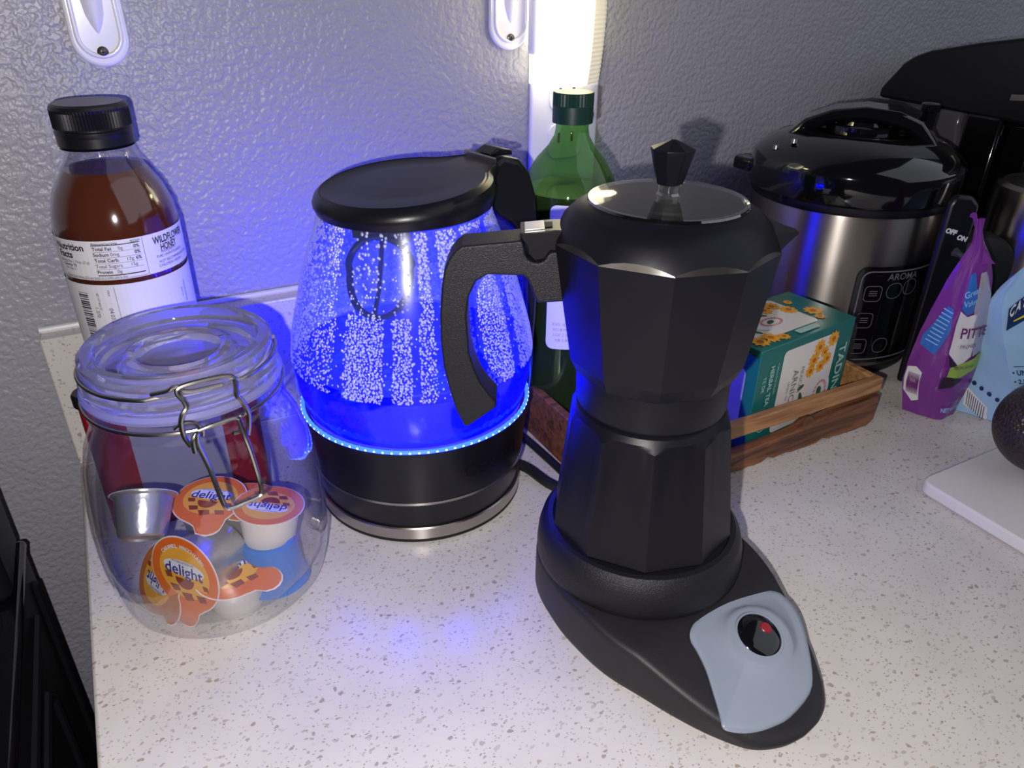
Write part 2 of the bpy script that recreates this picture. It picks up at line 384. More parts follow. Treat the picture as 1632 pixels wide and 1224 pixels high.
# ------------------------------------------------------------------ setting
b = MB(); b.box((-1.6, .018, -.92), (2.4, .12, 1.5)); struct(b.build('wall_back', 'wall', smooth=0))
b = MB(); b.box((-1.6, -2.6, -.95), (2.4, .018, -.92)); struct(b.build('floor', 'tile', smooth=0))
t = thing('counter', (0, 0, 0), 'cream speckled stone countertop carrying all the kitchen items', 'countertop')
b = MB(); b.box((0, -.64, -.03), (1.9, .0, 0)); b.build('countertop', 'quartz', t, bevel=.002)
t2_ = thing('backsplash', (0, .009, 0), 'low speckled stone backsplash strip standing between countertop and textured wall', 'backsplash')
b = MB(); b.box((0.0, -.0085, .0002), (1.9, .0088, .102)); b.build('stone_strip', 'quartz', t2_, bevel=.0012)
b = MB(); b.tube([(.0, .0165, .1035), (.6, .0165, .1035), (1.9, .0165, .1035)], .0022, 8); o = b.build('caulk_line', 'white_paper', t2_); o.location = (0, -.0105, 0)
b = MB(); b.tube([(.002, -.0098, .0004), (1.9, -.0098, .0004)], .0010, 6); b.build('joint_seam', 'white_paper', t2_)
b = MB(); b.box((.012, -.60, -.91), (1.9, -.001, -.031)); o = b.build('cabinet_body', 'cabinet', t)
b = MB()
for i in range(4): b.box((.03 + i * .46, -.62, -.88), (.47 + i * .46, -.601, -.06))
b.build('cabinet_door', 'cabinet', t, bevel=.004)

# ------------------------------------------------------------------ kitchen range at the left
t = thing('kitchen_range', (-.417, -.36, -.92), 'black kitchen range with ribbed side panel, left of the counter end', 'range')
ox, oy, oz = -.42, -.36, -.92
def RG(p): return (p[0] - ox, p[1] - oy, p[2] - oz)
b = MB(); b.box(RG((-.80, -.68, -.90)), RG((-.046, -.036, -.034))); b.build('body', 'range_black', t, bevel=.004)
b = MB(); b.box(RG((-.80, -.69, -.034)), RG((-.0445, -.034, -.027))); b.build('cooktop', 'black_gloss', t, bevel=.003)
b = MB(); b.box(RG((-.80, -.10, -.027)), RG((-.048, -.036, .18))); b.build('backguard', 'range_black', t, bevel=.006)
for pts in ([(-.046, -.055, -.052), (-.046, -.057, -.40)], [(-.046, -.080, -.062), (-.046, -.30, -.062)], [(-.046, -.125, -.36), (-.046, -.118, -.10), (-.046, -.128, -.086), (-.046, -.30, -.086)], [(-.046, -.60, -.86), (-.046, -.40, -.86)]):
    b = MB(); b.tube([RG(p) for p in pts], .0035, 8); b.build('panel_rib', 'range_black', t)

# ------------------------------------------------------------------ glass jar with clamp
JX = Vector((.0774, -.1666, 0))
jar = thing('clamp_jar', JX, 'clear glass clip-top jar holding coffee creamer cups', 'jar')
prof = [(0, .0045), (.040, .0045), (.047, .0035), (.0515, .001), (.0545, .0015), (.058, .006), (.0605, .016), (.0624, .030), (.0629, .045), (.0626, .060), (.0610, .078), (.0582, .094), (.0550, .106), (.0505, .115), (.0482, .120), (.0478, .123), (.0492, .126), (.0492, .129), (.0478, .131), (.0476, .135)]
b = MB(); b.lathe(prof, 96); b.build('glass_body', 'clear', jar)
prof2 = [(0, .0075), (.044, .0075), (.052, .010), (.0570, .018), (.0600, .032), (.0608, .046), (.0605, .060), (.0590, .078), (.0568, .093), (.0528, .105), (.0485, .114), (.0460, .121), (.0452, .135), (.0476, .135)]
b = MB(); b.lathe(prof2, 96); b.build('inner_wall', 'clear', jar)
b = MB(); b.lathe([(.0445, .1352), (.0490, .1352), (.0500, .1375), (.0490, .1400), (.0445, .1400), (.0445, .1352)], 96); b.build('rubber_gasket', 'gasket', jar)
b = MB(); b.lathe([(.0, .1385), (.030, .1385), (.041, .1402), (.0485, .1405), (.0488, .1440), (.0470, .1462), (.0460, .1480), (.0468, .1510), (.0466, .1560), (.0445, .1582), (.0405, .1582), (.0385, .1560), (.0372, .1500), (.0350, .1480), (.0300, .1475), (.0275, .1490), (.0262, .1525), (.0235, .1540), (.0210, .1530), (.0195, .1480), (.0, .1465)], 96); b.build('glass_lid', 'lid_glass', jar)
wire_r = .00105
# neck wire ring, lid wire, clip
A2 = [2 * pi * i / 72 for i in range(72)]
b = MB(); b.tube([(.0497 * cos(a), .0497 * sin(a), .1325 + .0012 * sin(a)) for a in A2], wire_r, 8, closed=True); b.build('neck_wire', 'wire', jar)
b = MB(); b.tube([(.0478 * cos(a), .0478 * sin(a), .1490) for a in A2 if not (-1.95 < a - 2 * pi < -1.05)], wire_r, 8)
b.tube(catmull([(-.0172, -.0445, .1520), (-.0100, -.0492, .1545), (-.0079, -.0500, .1560), (-.0053, -.0501, .1558), (-.0015, -.0504, .1524), (.0135, -.0485, .1517)]), wire_r, 8); b.build('lid_wire', 'wire', jar)
up = [(-.006, -.0537, .1257), (-.0078, -.0534, .1312), (-.0079, -.0534, .1383), (-.0065, -.0536, .1429), (-.0041, -.0529, .146), (-.0045, -.052, .1491), (-.0064, -.0509, .1531), (-.0047, -.0502, .1557), (.005, -.0492, .1562), (.0155, -.047, .1549), (.0194, -.0465, .1527), (.0195, -.0475, .1489), (.0189, -.0487, .1447), (.0211, -.0487, .1399), (.0228, -.0489, .1337), (.0221, -.0493, .1275), (.0208, -.0498, .1221)]
b = MB(); b.tube(catmull(up), wire_r * 1.15, 8); b.build('upper_clasp', 'wire', jar)
lo = [(-.0048, -.0547, .1223), (-.0045, -.0547, .1288), (-.0018, -.054, .1319), (-.0028, -.0584, .1283), (-.0005, -.063, .1172), (.001, -.0666, .1056), (.0026, -.0683, .0966), (.0060, -.0683, .0950), (.0117, -.0674, .0952), (.0190, -.0660, .0957), (.0206, -.0650, .0985), (.0206, -.0633, .1037), (.0199, -.0569, .1152), (.0189, -.0525, .1227), (.0178, -.05, .132)]
b = MB(); b.tube(catmull(lo), wire_r * 1.15, 8); b.build('lever', 'wire', jar)
b = MB(); b.tube(catmull([(-.0110, -.0500, .1345), (-.0073, -.0517, .1375), (-.0039, -.0521, .1375), (-.0008, -.0522, .1356), (.0007, -.0522, .1316), (.0002, -.0522, .1288)]), wire_r, 8)
b.tube(catmull([(-.0015, -.0531, .1327), (.0063, -.0527, .1339), (.0161, -.0506, .1336), (.0181, -.0499, .1304), (.0173, -.0502, .1256), (.0138, -.0513, .1258)]), wire_r, 8); b.build('pivot_wire', 'wire', jar)

# ------------------------------------------------------------------ creamer cups in the jar
def frame(nrm, up):
    n = (R * nrm[0] + U * nrm[1] - F * nrm[2]).normalized(); u = (R * up[0] + U * up[1] - F * up[2])
    u = (u - n * u.dot(n)).normalized(); r = u.cross(n); return r, u, n
def pod(loc, nrm, up, label, cup='cup_white', foil='orange_foil', tabdir=-90, words=True, arc=False, tab=True, sc_=1.05, fl=1.):
    r, u, n = frame(nrm, up)
    t = thing('creamer_cup', loc, label, 'creamer cup', 'creamer cups in the glass jar')
    Mx = Matrix(((r.x, u.x, n.x, 0), (r.y, u.y, n.y, 0), (r.z, u.z, n.z, 0), (0, 0, 0, 1)))
    t.rotation_euler = Mx.to_euler()
    t.scale = (sc_,) * 3
    b = MB(); b.lathe([(0, -.0255), (.0105, -.0255), (.0118, -.0268), (.0135, -.0258), (.0142, -.0235), (.0168, -.0022), (.0188, -.0010), (.0190, -.0002)], 40); b.build('cup', cup, t)
    def outline(s=1., e=0.):
        out = []
        for i in range(56):
            a = 2 * pi * i / 56; rr = .0194 * s
            if tab:
                da = abs((math.degrees(a) - tabdir + 180) % 360 - 180)
                sd = sin(radians(da)) * .0215
                if da < 60 and sd < .0075: rr = max(rr, (.0215 * cos(radians(da)) + sqrt(.0075 ** 2 - sd * sd)) * s)
                elif da < 36: rr = max(rr, (.0194 + .0016 * (36 - da) / 16) * s)
            out.append((rr * cos(a), rr * sin(a)))
        return out
    b = MB(); b.mi = 1; b.prism(outline(1.018 * fl), -.0001, .0001, Matrix()); b.mi = 0; b.prism(outline(.985 * fl), .00012, .0004, Matrix())
    lid = b.build('lid', [foil, 'white_paper'], t, smooth=0)
    if words:
        fn = lambda x, y: Vector((x, y, .0005)); f2 = lambda x, y: Vector((x, y, .0006)); f3 = lambda x, y: Vector((x, y, .0007))
        b = MB(); b.mi = 0; patch(b, disc(0, .001, .0145, .0135, 28), fn, .01)
        b.mi = 1
        for k, (ax, ay, s_) in enumerate(((-.0095, -.002, .8), (-.006, -.008, 1.0), (.001, -.011, 1.2), (.009, -.010, 1.), (.012, -.0035, .6))):
            patch(b, [(ax - .003 * s_, ay + .0012), (ax + .002 * s_, ay + .0018 * s_), (ax + .0032 * s_, ay - .0012), (ax - .001, ay - .0022 * s_)], f2, .01)
        patch(b, [(.0055 * cos(a), -.002 + .0055 * sin(a)) for a in [pi + pi * i / 10 for i in range(11)]], f2, .01)
        b.mi = 2; patch(b, disc(0, .0035, .0118, .0042, 24), f3, .01)
        b.build('print', ['gold_print', 'brown_print', 'white_paper'], lid, smooth=0, flip_check=False)
        f4 = lambda x, y: Vector((x, y, .0009))
        b = MB(); put(b, 'delight', .0082, f4, (0, .0022), bold=.012)
        put(b, 'INTERNATIONAL', .0017, f4, (0, .0066)); b.mi = 1
        if arc:
            s = 'CARAMEL MACCHIATO'
            for i, ch in enumerate(s):
                a = radians(140 - i * 100 / (len(s) - 1)); put(b, ch, .0027, f4, (.0145 * cos(a), .0145 * sin(a) + .0005), a - pi / 2, bold=.02)
        b.build('lettering', ['delight_blue', 'white_paper'], lid, smooth=0, flip_check=False)
    return t
pod((.0440, -.1690, .0715), (-.12, .93, -.30), (0, 0, 1), 'silver foil creamer cup at the left of the jar, above the others', 'cup_silver', 'cup_silver', words=False, tab=False, sc_=.88)
pod((.0762, -.1640, .0540), (.05, .86, .55), (.1, 1, -.6), 'creamer cup with orange lid behind the wire lever, at the back of the jar', 'cup_silver', tabdir=-70)
pod((.1050, -.1880, .0560), (.12, .92, .42), (-.1, -1, .9), 'creamer cup with orange lid facing up, highest at the right of the jar', 'cup_white', tabdir=80, tab=False, sc_=1.)
pod((.1005, -.1935, .0090), (.0, -.88, -.47), (0, 0, 1), 'blue creamer cup standing upside down at the right of the jar bottom', 'cup_blue', 'cup_blue', words=False, tab=False, sc_=1.08, fl=.9)
pod((.0545, -.2000, .0350), (-.38, -.30, .86), (.22, 1, 0), 'creamer cup whose orange caramel macchiato lid faces forward at front left', 'cup_silver', tabdir=-95, arc=True, sc_=1.2)
pod((.0775, -.2010, .0300), (.06, .78, .62), (-.5, .86, -.6), 'white creamer cup at the jar bottom with orange lid tab pointing right', 'cup_white', tabdir=-42)
pod((.0410, -.1775, .0200), (-.55, .15, .80), (-.3, -1, 0), 'creamer cup with dull orange lid half hidden behind the front left lid', 'cup_silver', 'orange_dull', tabdir=150)

pod((.0960, -.1640, .0455), (.1, .80, .35), (.1, 1, -.6), 'creamer cup with orange lid peeking out between the two upper orange lids', 'cup_silver', tabdir=150, words=False)

# ------------------------------------------------------------------ honey bottle
HX = Vector((.064, -.0415, 0))
hb = thing('honey_bottle', HX, 'clear plastic bottle of wildflower honey with black cap by the wall', 'honey bottle')
hp = [(0, .003), (.028, .003), (.031, 0), (.0335, .002), (.0346, .008), (.0346, .160), (.0352, .178), (.0352, .187), (.0338, .198), (.0300, .209), (.0240, .2190), (.0192, .2265), (.0180, .2300), (.0178, .2390)]
b = MB(); b.lathe(hp, 72); b.build('bottle_wall', 'bottle_clear', hb)
b = MB(); b.lathe([(0, .004), (.0325, .004), (.0338, .010), (.0338, .160), (.0344, .178), (.0344, .187), (.0330, .197), (.0292, .208), (.0228, .2190), (.0212, .2205), (0, .2205)], 72); b.build('honey', 'honey', hb)
b = MB(); b.lathe([(.0182, .2395), (.0205, .2395), (.0207, .2405), (.0207, .2425), (.0200, .2432), (.0200, .2440)], 72); b.lathe([(.0200, .2330), (.0182, .2330), (.0205, .2345), (.0205, .2395)], 72); b.build('collar_ring', 'cap_black', hb)
ridge = []
for zz, k in ((.2440, .0), (.2445, 1.), (.2530, 1.), (.2545, 0.)):
    ridge.append([((.0207 - (.0007 if (i % 2) and k else 0)) * cos(2 * pi * i / 144), (.0207 - (.0007 if (i % 2) and k else 0)) * sin(2 * pi * i / 144), zz) for i in range(144)])
b = MB(); b.loft(ridge, True, False); b.lathe([(.0207, .2545), (.0200, .2562), (.0185, .2572), (.0, .2572)], 144); b.build('cap', 'cap_black', hb, smooth=20)
VH = (.0001, 1)  # direction from the camera to the bottle
hf = cylmap(0, 0, .0354, *VH, off=.0001); hf2 = cylmap(0, 0, .0354, *VH, off=.0004)
def band(mb, x0, x1, z0, z1, f, n=24):
    for i in range(n):
        xa = x0 + (x1 - x0) * i / n; xb = x0 + (x1 - x0) * (i + 1) / n
        k = len(mb.V); mb.V += [f(xa, z0), f(xb, z0), f(xb, z1), f(xa, z1)]; mb.F.append([k, k + 1, k + 2, k + 3]); mb.I.append(mb.mi)
b = MB(); band(b, -.060, .100, .1625, .1862, hf, 48); band(b, -.060, .100, .030, .1595, hf, 48)
lab = b.build('label', 'white_paper', hb, smooth=60, flip_check=False)
b = MB()
def L_(s, x, z, size, bold=0., al=-1, rot=0, sx=1): put(b, s, size, hf2, (x, z), rot, bold, sx, al)
L_('Nutrition', -.0430, .1820, .0056, .03); L_('Facts', -.0420, .1772, .0056, .03)
L_('Serving Size 1 Tbsp (21g)', -.0425, .1733, .0022); L_('Calories 70', -.0405, .1710, .0024, .02); L_('TM TSA: 3', -.0395, .1686, .0020)
L_('Amount/serving', -.0170, .1845, .0022, .01); L_('%DV*', .0040, .1845, .0022, .01)
z = .1815
for a_, c_, d_ in (('Total Fat', '0g', '0%'), ('Sodium', '0mg', '0%'), ('Total Carb.', '17g', '6%'), ('Total Sugars', '15g', ''), ('Protein', '0g', '')):
    L_(a_, -.0170, z, .0029, .02 if a_ != 'Total Sugars' else 0); L_(c_, -.0170 + .00155 * len(a_), z, .0028)
    if d_: L_(d_, .0052, z, .0028, .02)
    band(b, -.0170, .0090, z - .00185, z - .0017, hf2, 6); z -= .0035
band(b, -.0170, .0090, .1834, .1839, hf2, 6); band(b, -.0170, .0090, .1652, .1657, hf2, 6)
L_('*Percent Daily Values (DV) are based on a 2,000 calorie diet.', -.0400, .1642, .00185, sx=.85)
band(b, -.0445, .0105, .1632, .1634, hf2, 12); band(b, .0105, .0107, .1632, .1855, hf2, 1)
L_('WILDFLOWER', .0165, .1815, .0062, .02, sx=.66); L_('HONEY', .0205, .1767, .0058, .02, sx=.66)
L_('INGREDIENTS:', .0205, .1742, .0021, sx=.9); L_('PURE UNPASTEURIZED', .0170, .1718, .0023, sx=.9); L_('NOT RECOMMENDED FOR', .0180, .1685, .0024, sx=.9); L_('CHILDREN UNDER 1', .0178, .1660, .0024, sx=.9)
zz = .1540; rr = random.Random(3)
while zz > .105:
    w_ = rr.choice((.0003, .0006, .0009)); band(b, -.0345, -.0275, zz - w_, zz, hf2, 3); zz -= w_ + rr.choice((.0004, .0006, .0009))
L_('NET WT 44.8 OZ', -.0210, .1490, .0021, al=0, rot=-pi / 2, sx=.7); L_('1.270', -.0235, .1420, .0032, al=0, rot=-pi / 2); L_('04.03.26', -.0150, .1390, .0034, al=0, rot=-pi / 2); L_('Filled', -.0140, .1545, .0018, al=0, rot=-pi / 2)
band(b, -.0105, -.0103, .11, .158, hf2, 1)
L_('WILDFLOWER', .0330, .1450, .0022, al=0, rot=-pi / 2); L_('BEST BY', .0300, .1450, .0018, al=0, rot=-pi / 2)
b.build('lettering', 'ink', lab, smooth=0, flip_check=False)

# ------------------------------------------------------------------ red tin behind the jar
TX = Vector((.0695, -.0920, 0))
tin = thing('red_container', TX, 'narrow red container with black lid squeezed behind the glass jar', 'container')
def stad(hl, hr, z, n=16): return [(hl * (1 if i < n else -1) + hr * cos(-pi / 2 + pi * i / (n - 1) if i < n else pi / 2 + pi * (i - n) / (n - 1)), hr * sin(-pi / 2 + pi * i / (n - 1) if i < n else pi / 2 + pi * (i - n) / (n - 1)), z) for i in range(2 * n)]
b = MB(); b.loft([stad(.042, .0075, 0), stad(.043, .0078, .003), stad(.043, .0078, .095)]); b.build('body', 'red', tin)
b = MB(); b.loft([stad(.043, .0086, .0940), stad(.0435, .0092, .0950), stad(.0435, .0092, .1015), stad(.043, .0086, .1030), stad(.0405, .0060, .1030), stad(.040, .0056, .1020)]); b.build('lid', 'cap_black', tin)
b = MB(); b.add([(-.028, -.00795, .01), (.026, -.00795, .01), (.026, -.00795, .085), (-.028, -.00795, .085)], [(0, 1, 2, 3)]); b.build('label', 'silver_film', tin, flip_check=False)

# ------------------------------------------------------------------ kettle power base and kettle
pb = thing('kettle_power_base', KX, 'round brushed steel power base with black rim under the glass kettle', 'kettle base')
b = MB(); b.lathe([(0, 0), (.0695, 0), (.0708, .001), (.0708, .0026), (0, .0026)], 96); b.build('foot_ring', 'black_rubber', pb)
b = MB(); b.lathe([(0, .0027), (.0700, .0027), (.0708, .0033), (.0708, .0110), (.0700, .0118), (0, .0118)], 96); b.build('steel_ring', 'steel', pb)
pc = bpy.data.objects.new('power_cord', None); COL.objects.link(pc); pc.parent = pb; pc.location = Vector((.29, -.19, 0)) - KX
b = MB(); b.tube(catmull([(-.010, .048, .0045), (.000, .030, .0045), (.006, .004, .0042), (.020, -.012, .0042), (.060, -.004, .0042), (.120, .005, .0042), (.16, -.03, .0042)]), .0038, 8); b.build('cable', 'black_rubber', pc)
b = MB(); b.tube([(-.0130, .0560, .005), (-.0100, .0480, .005)], [.0062, .0045], 10); b.build('strain_relief', 'black_rubber', pc)
b = MB(); b.tube(catmull([(-.012, .070, .0035), (-.010, .035, .0030), (-.0085, .012, .0030), (-.0075, -.006, .0030), (-.0065, -.03, .0030), (-.0068, -.055, .0030), (-.0075, -.075, .003)]), .0030, 8); cord2 = b.build('power_cord', 'black_rubber')

kt = thing('glass_kettle', KX + Vector((0, 0, .0120)), 'blue-lit glass electric kettle with black lid and black body', 'kettle')
kz = -.0120
def KP(p): return [(r, z + kz) for r, z in p]
b = MB(); b.lathe(KP([(0, .0122), (.0680, .0122), (.0692, .0130), (.0722, .0310), (.0717, .0314), (.0717, .0332), (.0724, .0336), (.0752, .0690), (.0750, .0712), (.0725, .0712), (.0715, .0690), (.0, .0690)]), 120); b.build('body', 'black_satin', kt)
b = MB(); b.lathe(KP([(.0715, .0313), (.0727, .0315), (.0727, .0333), (.0718, .0335)]), 120); b.build('trim_ring', 'wire', kt)
b = MB(); b.lathe(KP([(0, .0715), (.040, .0715), (.0715, .0705)]), 96); b.build('heating_plate', 'plate_steel', kt)
gp = [(.0742, .0715), (.0758, .0760), (.0782, .0900), (.0790, .1020), (.0784, .1120), (.0765, .1230), (.0735, .1350), (.0665, .1600), (.0590, .1800), (.0530, .1960), (.0515, .2050)]
b = MB(); b.lathe(KP(gp), 120); b.build('glass_wall', 'kettle_glass', kt)
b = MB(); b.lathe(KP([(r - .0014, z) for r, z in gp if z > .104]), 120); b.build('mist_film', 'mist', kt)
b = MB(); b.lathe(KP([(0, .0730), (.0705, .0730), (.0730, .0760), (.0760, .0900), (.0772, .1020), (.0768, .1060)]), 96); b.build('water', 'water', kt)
b = MB(); b.tube([(.0752 * cos(a), .0752 * sin(a), .0732 + kz) for a in [2 * pi * i / 120 for i in range(120)]], .0013, 8, closed=True); ring = b.build('light_ring', 'led', kt)
b = MB(); N_LED = 88
for i in range(N_LED):
    a = 2 * pi * i / N_LED; c_ = Vector((.0761 * cos(a), .0761 * sin(a), .0732 + kz)); r_ = Vector((cos(a), sin(a), 0)); tt = Vector((-sin(a), cos(a), 0))
    V = [c_ + r_ * .0006]; V += [c_ + tt * (.0015 * cos(q)) + Vector((0, 0, .0008 * sin(q))) for q in [pi / 4 * k for k in range(8)]]
    b.add(V, [(0, 1 + k, 1 + (k + 1) % 8) for k in range(8)])
o = b.build('led_dots', 'led_core', ring); o['kind'] = 'stuff'
# condensation beads on the inside of the glass
def grad(z):
    for (r0, z0), (r1, z1) in zip(gp, gp[1:]):
        if z0 <= z <= z1: return r0 + (r1 - r0) * (z - z0) / (z1 - z0)
    return .05
b = MB(); z = .1085; VK = Vector((KX.x - CAM.x, KX.y - CAM.y)).normalized(); av = atan2(-VK.y, -VK.x)
sphere = [(0, 0, 1)] + [(cos(a) * .75, sin(a) * .75, .62) for a in [pi / 3 * k for k in range(6)]] + [(cos(a), sin(a), 0) for a in [pi / 3 * k + .5 for k in range(6)]]
sf = [(0, 1 + k, 1 + (k + 1) % 6) for k in range(6)] + [(1 + k, 7 + k, 7 + (k + 1) % 6, 1 + (k + 1) % 6) for k in range(6)]
while z < .2:
    r = grad(z) - .0008; n = int(2 * pi * r / .00145)
    for i in range(n):
        a = 2 * pi * (i + rnd.random() * .9) / n; zz = z + rnd.uniform(-.0006, .0006)
        da = (a - av + pi) % (2 * pi) - pi
        dens = .86 + .8 * noise.noise(Vector((a * 3.2, zz * 9, 1.7)))
        for s0, sw in ((-.20, .035), (.02, .03), (.23, .05), (-.62, .05), (.55, .035), (.95, .05)):
            if abs(da - s0 - .4 * (zz - .15)) < sw: dens = .06
        if da < -.55 and zz < .2: dens *= .65
        elif zz > .150 and dens > .1: dens += .25
        if abs((a - atan2(-.78, -.62) + pi) % (2 * pi) - pi) < .40 and zz > .156: dens *= .15
        if rnd.random() > dens: continue
        s = rnd.uniform(.00040, .00086) * (1.25 if zz > .17 else 1)
        nr = Vector((cos(a), sin(a), .25)).normalized(); t1 = Vector((-sin(a), cos(a), 0)); t2 = nr.cross(t1)
        c_ = Vector((r * cos(a), r * sin(a), zz + kz))
        sgn = 1
        b.add([c_ + t1 * (p[0] * s) + t2 * (p[1] * s * rnd.uniform(.9, 1.3)) + nr * (p[2] * s * .7 * sgn) for p in sphere], sf)
    z += .00135
o = b.build('condensation', 'droplet', kt, smooth=80, flip_check=False); o['kind'] = 'stuff'
# handle direction
DH = Vector((.98, .20, 0)).normalized(); DP = Vector((-.20, .98, 0)).normalized()
def HM(o3): return Matrix(((DH.x, 0, -DP.x, o3[0]), (DH.y, 0, -DP.y, o3[1]), (0, 1, 0, o3[2]), (0, 0, 0, 1)))
# lid: tilted disc with a neck running to the hinge
def lid_ring(rad, z, neck, slope=.11):
    out = []
    for i in range(96):
        a = 2 * pi * i / 96; x, y = rad * cos(a), rad * sin(a)
        if abs(y) < neck and x > 0: x = max(x, rad * .2 + .048)
        elif x > 0 and neck: 
            k = max(0, 1 - (abs(y) - neck) / .010); x = x + (max(x, .058) - x) * k * k * .8
        p = DH * x + DP * y
        out.append(Vector((p.x, p.y, z + kz + slope * x)))
    return out
b = MB(); b.loft([lid_ring(.0500, .2000, .0, .02), lid_ring(.0525, .2015, .0, .03), lid_ring(.0540, .2060, .014, .05), lid_ring(.0542, .2090, .017, .07), lid_ring(.0528, .2130, .018, .09), lid_ring(.0500, .2152, .018, .09), lid_ring(.0490, .2146, .017, .09), lid_ring(.0480, .2154, .017, .09), lid_ring(.0468, .2148, .016, .09), lid_ring(.030, .2155, .008, .09)]); b.build('lid', 'black_satin', kt)
b = MB(); b.prism([(.052, .1930), (.055, .2200), (.064, .2245), (.078, .2200), (.087, .2100), (.0925, .1950), (.0955, .1700), (.0965, .1400), (.0960, .1100), (.0940, .0880), (.090, .0760), (.081, .0740), (.081, .0840), (.0845, .0960), (.0855, .1150), (.0845, .1400), (.0820, .1600), (.076, .1720), (.068, .1800), (.060, .1850)], -.0150, .0150, HM((0, 0, kz))); b.build('handle', 'black_satin', kt, bevel=.004, seg=3)
b = MB(); b.prism([(.058, .2240), (.066, .2275), (.076, .2250), (.077, .2215)], -.008, .008, HM((0, 0, kz))); b.build('lid_button', 'black_satin', kt, bevel=.001)
b = MB(); b.prism([(.0560, .2165), (.0570, .2165), (.0570, .2238), (.0560, .2230)], -.016, .016, HM((0, 0, kz))); b.build('hinge_line', 'wire', kt)
# filter screen under the spout side
spd = atan2(-.78, -.62)
def FP(u_, z_, off=0):
    a = spd + u_; r = grad(min(z_, .199)) - .006 + off
    return Vector((r * cos(a), r * sin(a), z_ + kz))
fr = [FP(.36 * cos(q) * (1 if sin(q) > 0 else .92), .1800 + (.016 if sin(q) > 0 else .026) * sin(q)) for q in [2 * pi * i / 40 for i in range(40)]]
b = MB(); b.tube(fr, .0022, 8, closed=True); b.tube([FP(-.02, .154), FP(.02, .170), FP(.03, .196)], .0014, 6); b.tube([FP(-.34, .197), FP(.36, .197)], .004, 6); flt = b.build('spout_filter', 'black_gloss', kt)
b = MB(); b.add([FP(0, .178)] + fr, [(0, 1 + i, 1 + (i + 1) % 40) for i in range(40)]); b.build('mesh_screen', 'mist', flt, flip_check=False)
kf = cylmap(0, 0, .0745, VK.x, VK.y, off=.0002)
b = MB(); put(b, 'COSORI', .0125, lambda x, y: kf(x, y + kz), (.0500, .0515), bold=.0); b.build('lettering', 'black_metal', kt, flip_check=False, smooth=0)

# ------------------------------------------------------------------ moka pot on its electric base
PX = Vector((.291, -.290, 0)); T = Vector((.084, -.9965, 0)); S = Vector((.9965, .084, 0))
mb_ = thing('heating_base', PX, 'black teardrop electric heating base with grey switch panel', 'heating base')
ts = [-.06, .0, .030, .058, .080, .100, .112, .119]; zs = [.031, .031, .0305, .0275, .021, .0145, .0105, .0085]
ws = [.0, .059, .0595, .0545, .0455, .0345, .0235, 0.]
def ip(t, A, B):
    if t <= A[0]: return B[0]
    for a0, a1, b0, b1 in zip(A, A[1:], B, B[1:]):
        if t <= a1: return b0 + (b1 - b0) * (t - a0) / (a1 - a0)
    return B[-1]
zt = lambda t: ip(t, ts, zs)
keys = [(0, -.0590), (.0295, -.0510), (.0511, -.0295), (.0590, 0), (.0597, .025), (.0572, .045), (.0510, .064), (.0445, .083), (.0365, .101), (.0260, .1165), (.013, .1235), (0, .1255)]
half = catmull([(x, y, 0) for x, y in keys], 5); outl = [(p.x, p.y) for p in half] + [(-p.x, p.y) for p in half[-2:0:-1]]
def LP(s, t, z): return Vector((S.x * s + T.x * t, S.y * s + T.y * t, z))
cord2.parent = mb_; cord2.location = Vector((.318, -.14, 0)) - PX
rings = []
for sc_, dz, flat in ((.975, 0, 1), (.99, .002, 1), (1., .0050, 1), (.998, -.0045, 0), (.990, -.0020, 0), (.972, -.0006, 0), (.94, 0, 0), (.85, 0, 0), (.7, 0, 0), (.5, 0, 0), (.3, 0, 0), (.12, 0, 0)):
    r_ = []
    for x, y in outl:
        yy = .03 + (y - .03) * sc_; xx = x * sc_
        r_.append(LP(xx, yy, dz if flat else max(.0055, zt(yy) + dz)))
    rings.append(r_)
b = MB(); b.loft(rings); b.build('housing', 'black_plastic', mb_, smooth=40)
b = MB(); b.lathe([(.0575, .0300), (.0583, .0312), (.0585, .0345), (.0578, .0430), (.0560, .0495), (.0528, .0535), (.0500, .0540), (.0490, .0525), (0, .0525)], 96); b.build('heater_ring', 'black_grain', mb_)
pan = [(-.016, .0612), (-.0083, .0592), (.0127, .0592), (.0361, .0632), (.0425, .0655), (.0455, .0700), (.0450, .0800), (.0390, .0913), (.0269, .1063), (.0165, .1135), (-.0017, .1168), (-.0126, .1160), (-.0218, .1140), (-.0306, .1100), (-.0360, .1055), (-.034, .1008), (-.0297, .092), (-.0245, .0808), (-.0218, .0711), (-.0205, .0650)]
pc_ = (.0118, .0825); po = catmull([(x, y, 0) for x, y in pan], 3, True)
pr = []
for k, (s_, up_) in enumerate(((1.0, -.0004), (1., .0012), (.975, .0020), (.92, .0022), (.84, .0024), (.76, .0030), (.70, .0045), (.64, .0055), (.58, .0058), (.40, .0058), (.2, .0058))):
    r_ = []
    for p in po:
        dx, dy = p.x - pc_[0], p.y - pc_[1]
        if s_ < .8:   # the raised boss is a rounder shape than the panel
            L = hypot(dx, dy); q = (s_ / .76) * .0215; bx, by = dx / L * q, dy / L * q * .85
            f_ = min(1, (.84 - s_) / .12); dx, dy = dx * s_ * (1 - f_) + bx * f_, dy * s_ * (1 - f_) + by * f_
        else: dx, dy = dx * s_, dy * s_
        x, y = pc_[0] + dx, pc_[1] + dy; r_.append(LP(x, y, zt(y) + up_))
    pr.append(r_)
b = MB(); b.loft(pr, False, True); panel = b.build('switch_panel', 'grey_plastic', mb_, smooth=50)
bz = zt(.0825) + .0050; tilt = Matrix.Translation(LP(.0118, .0822, bz)) @ Matrix.Rotation(radians(19), 4, S)
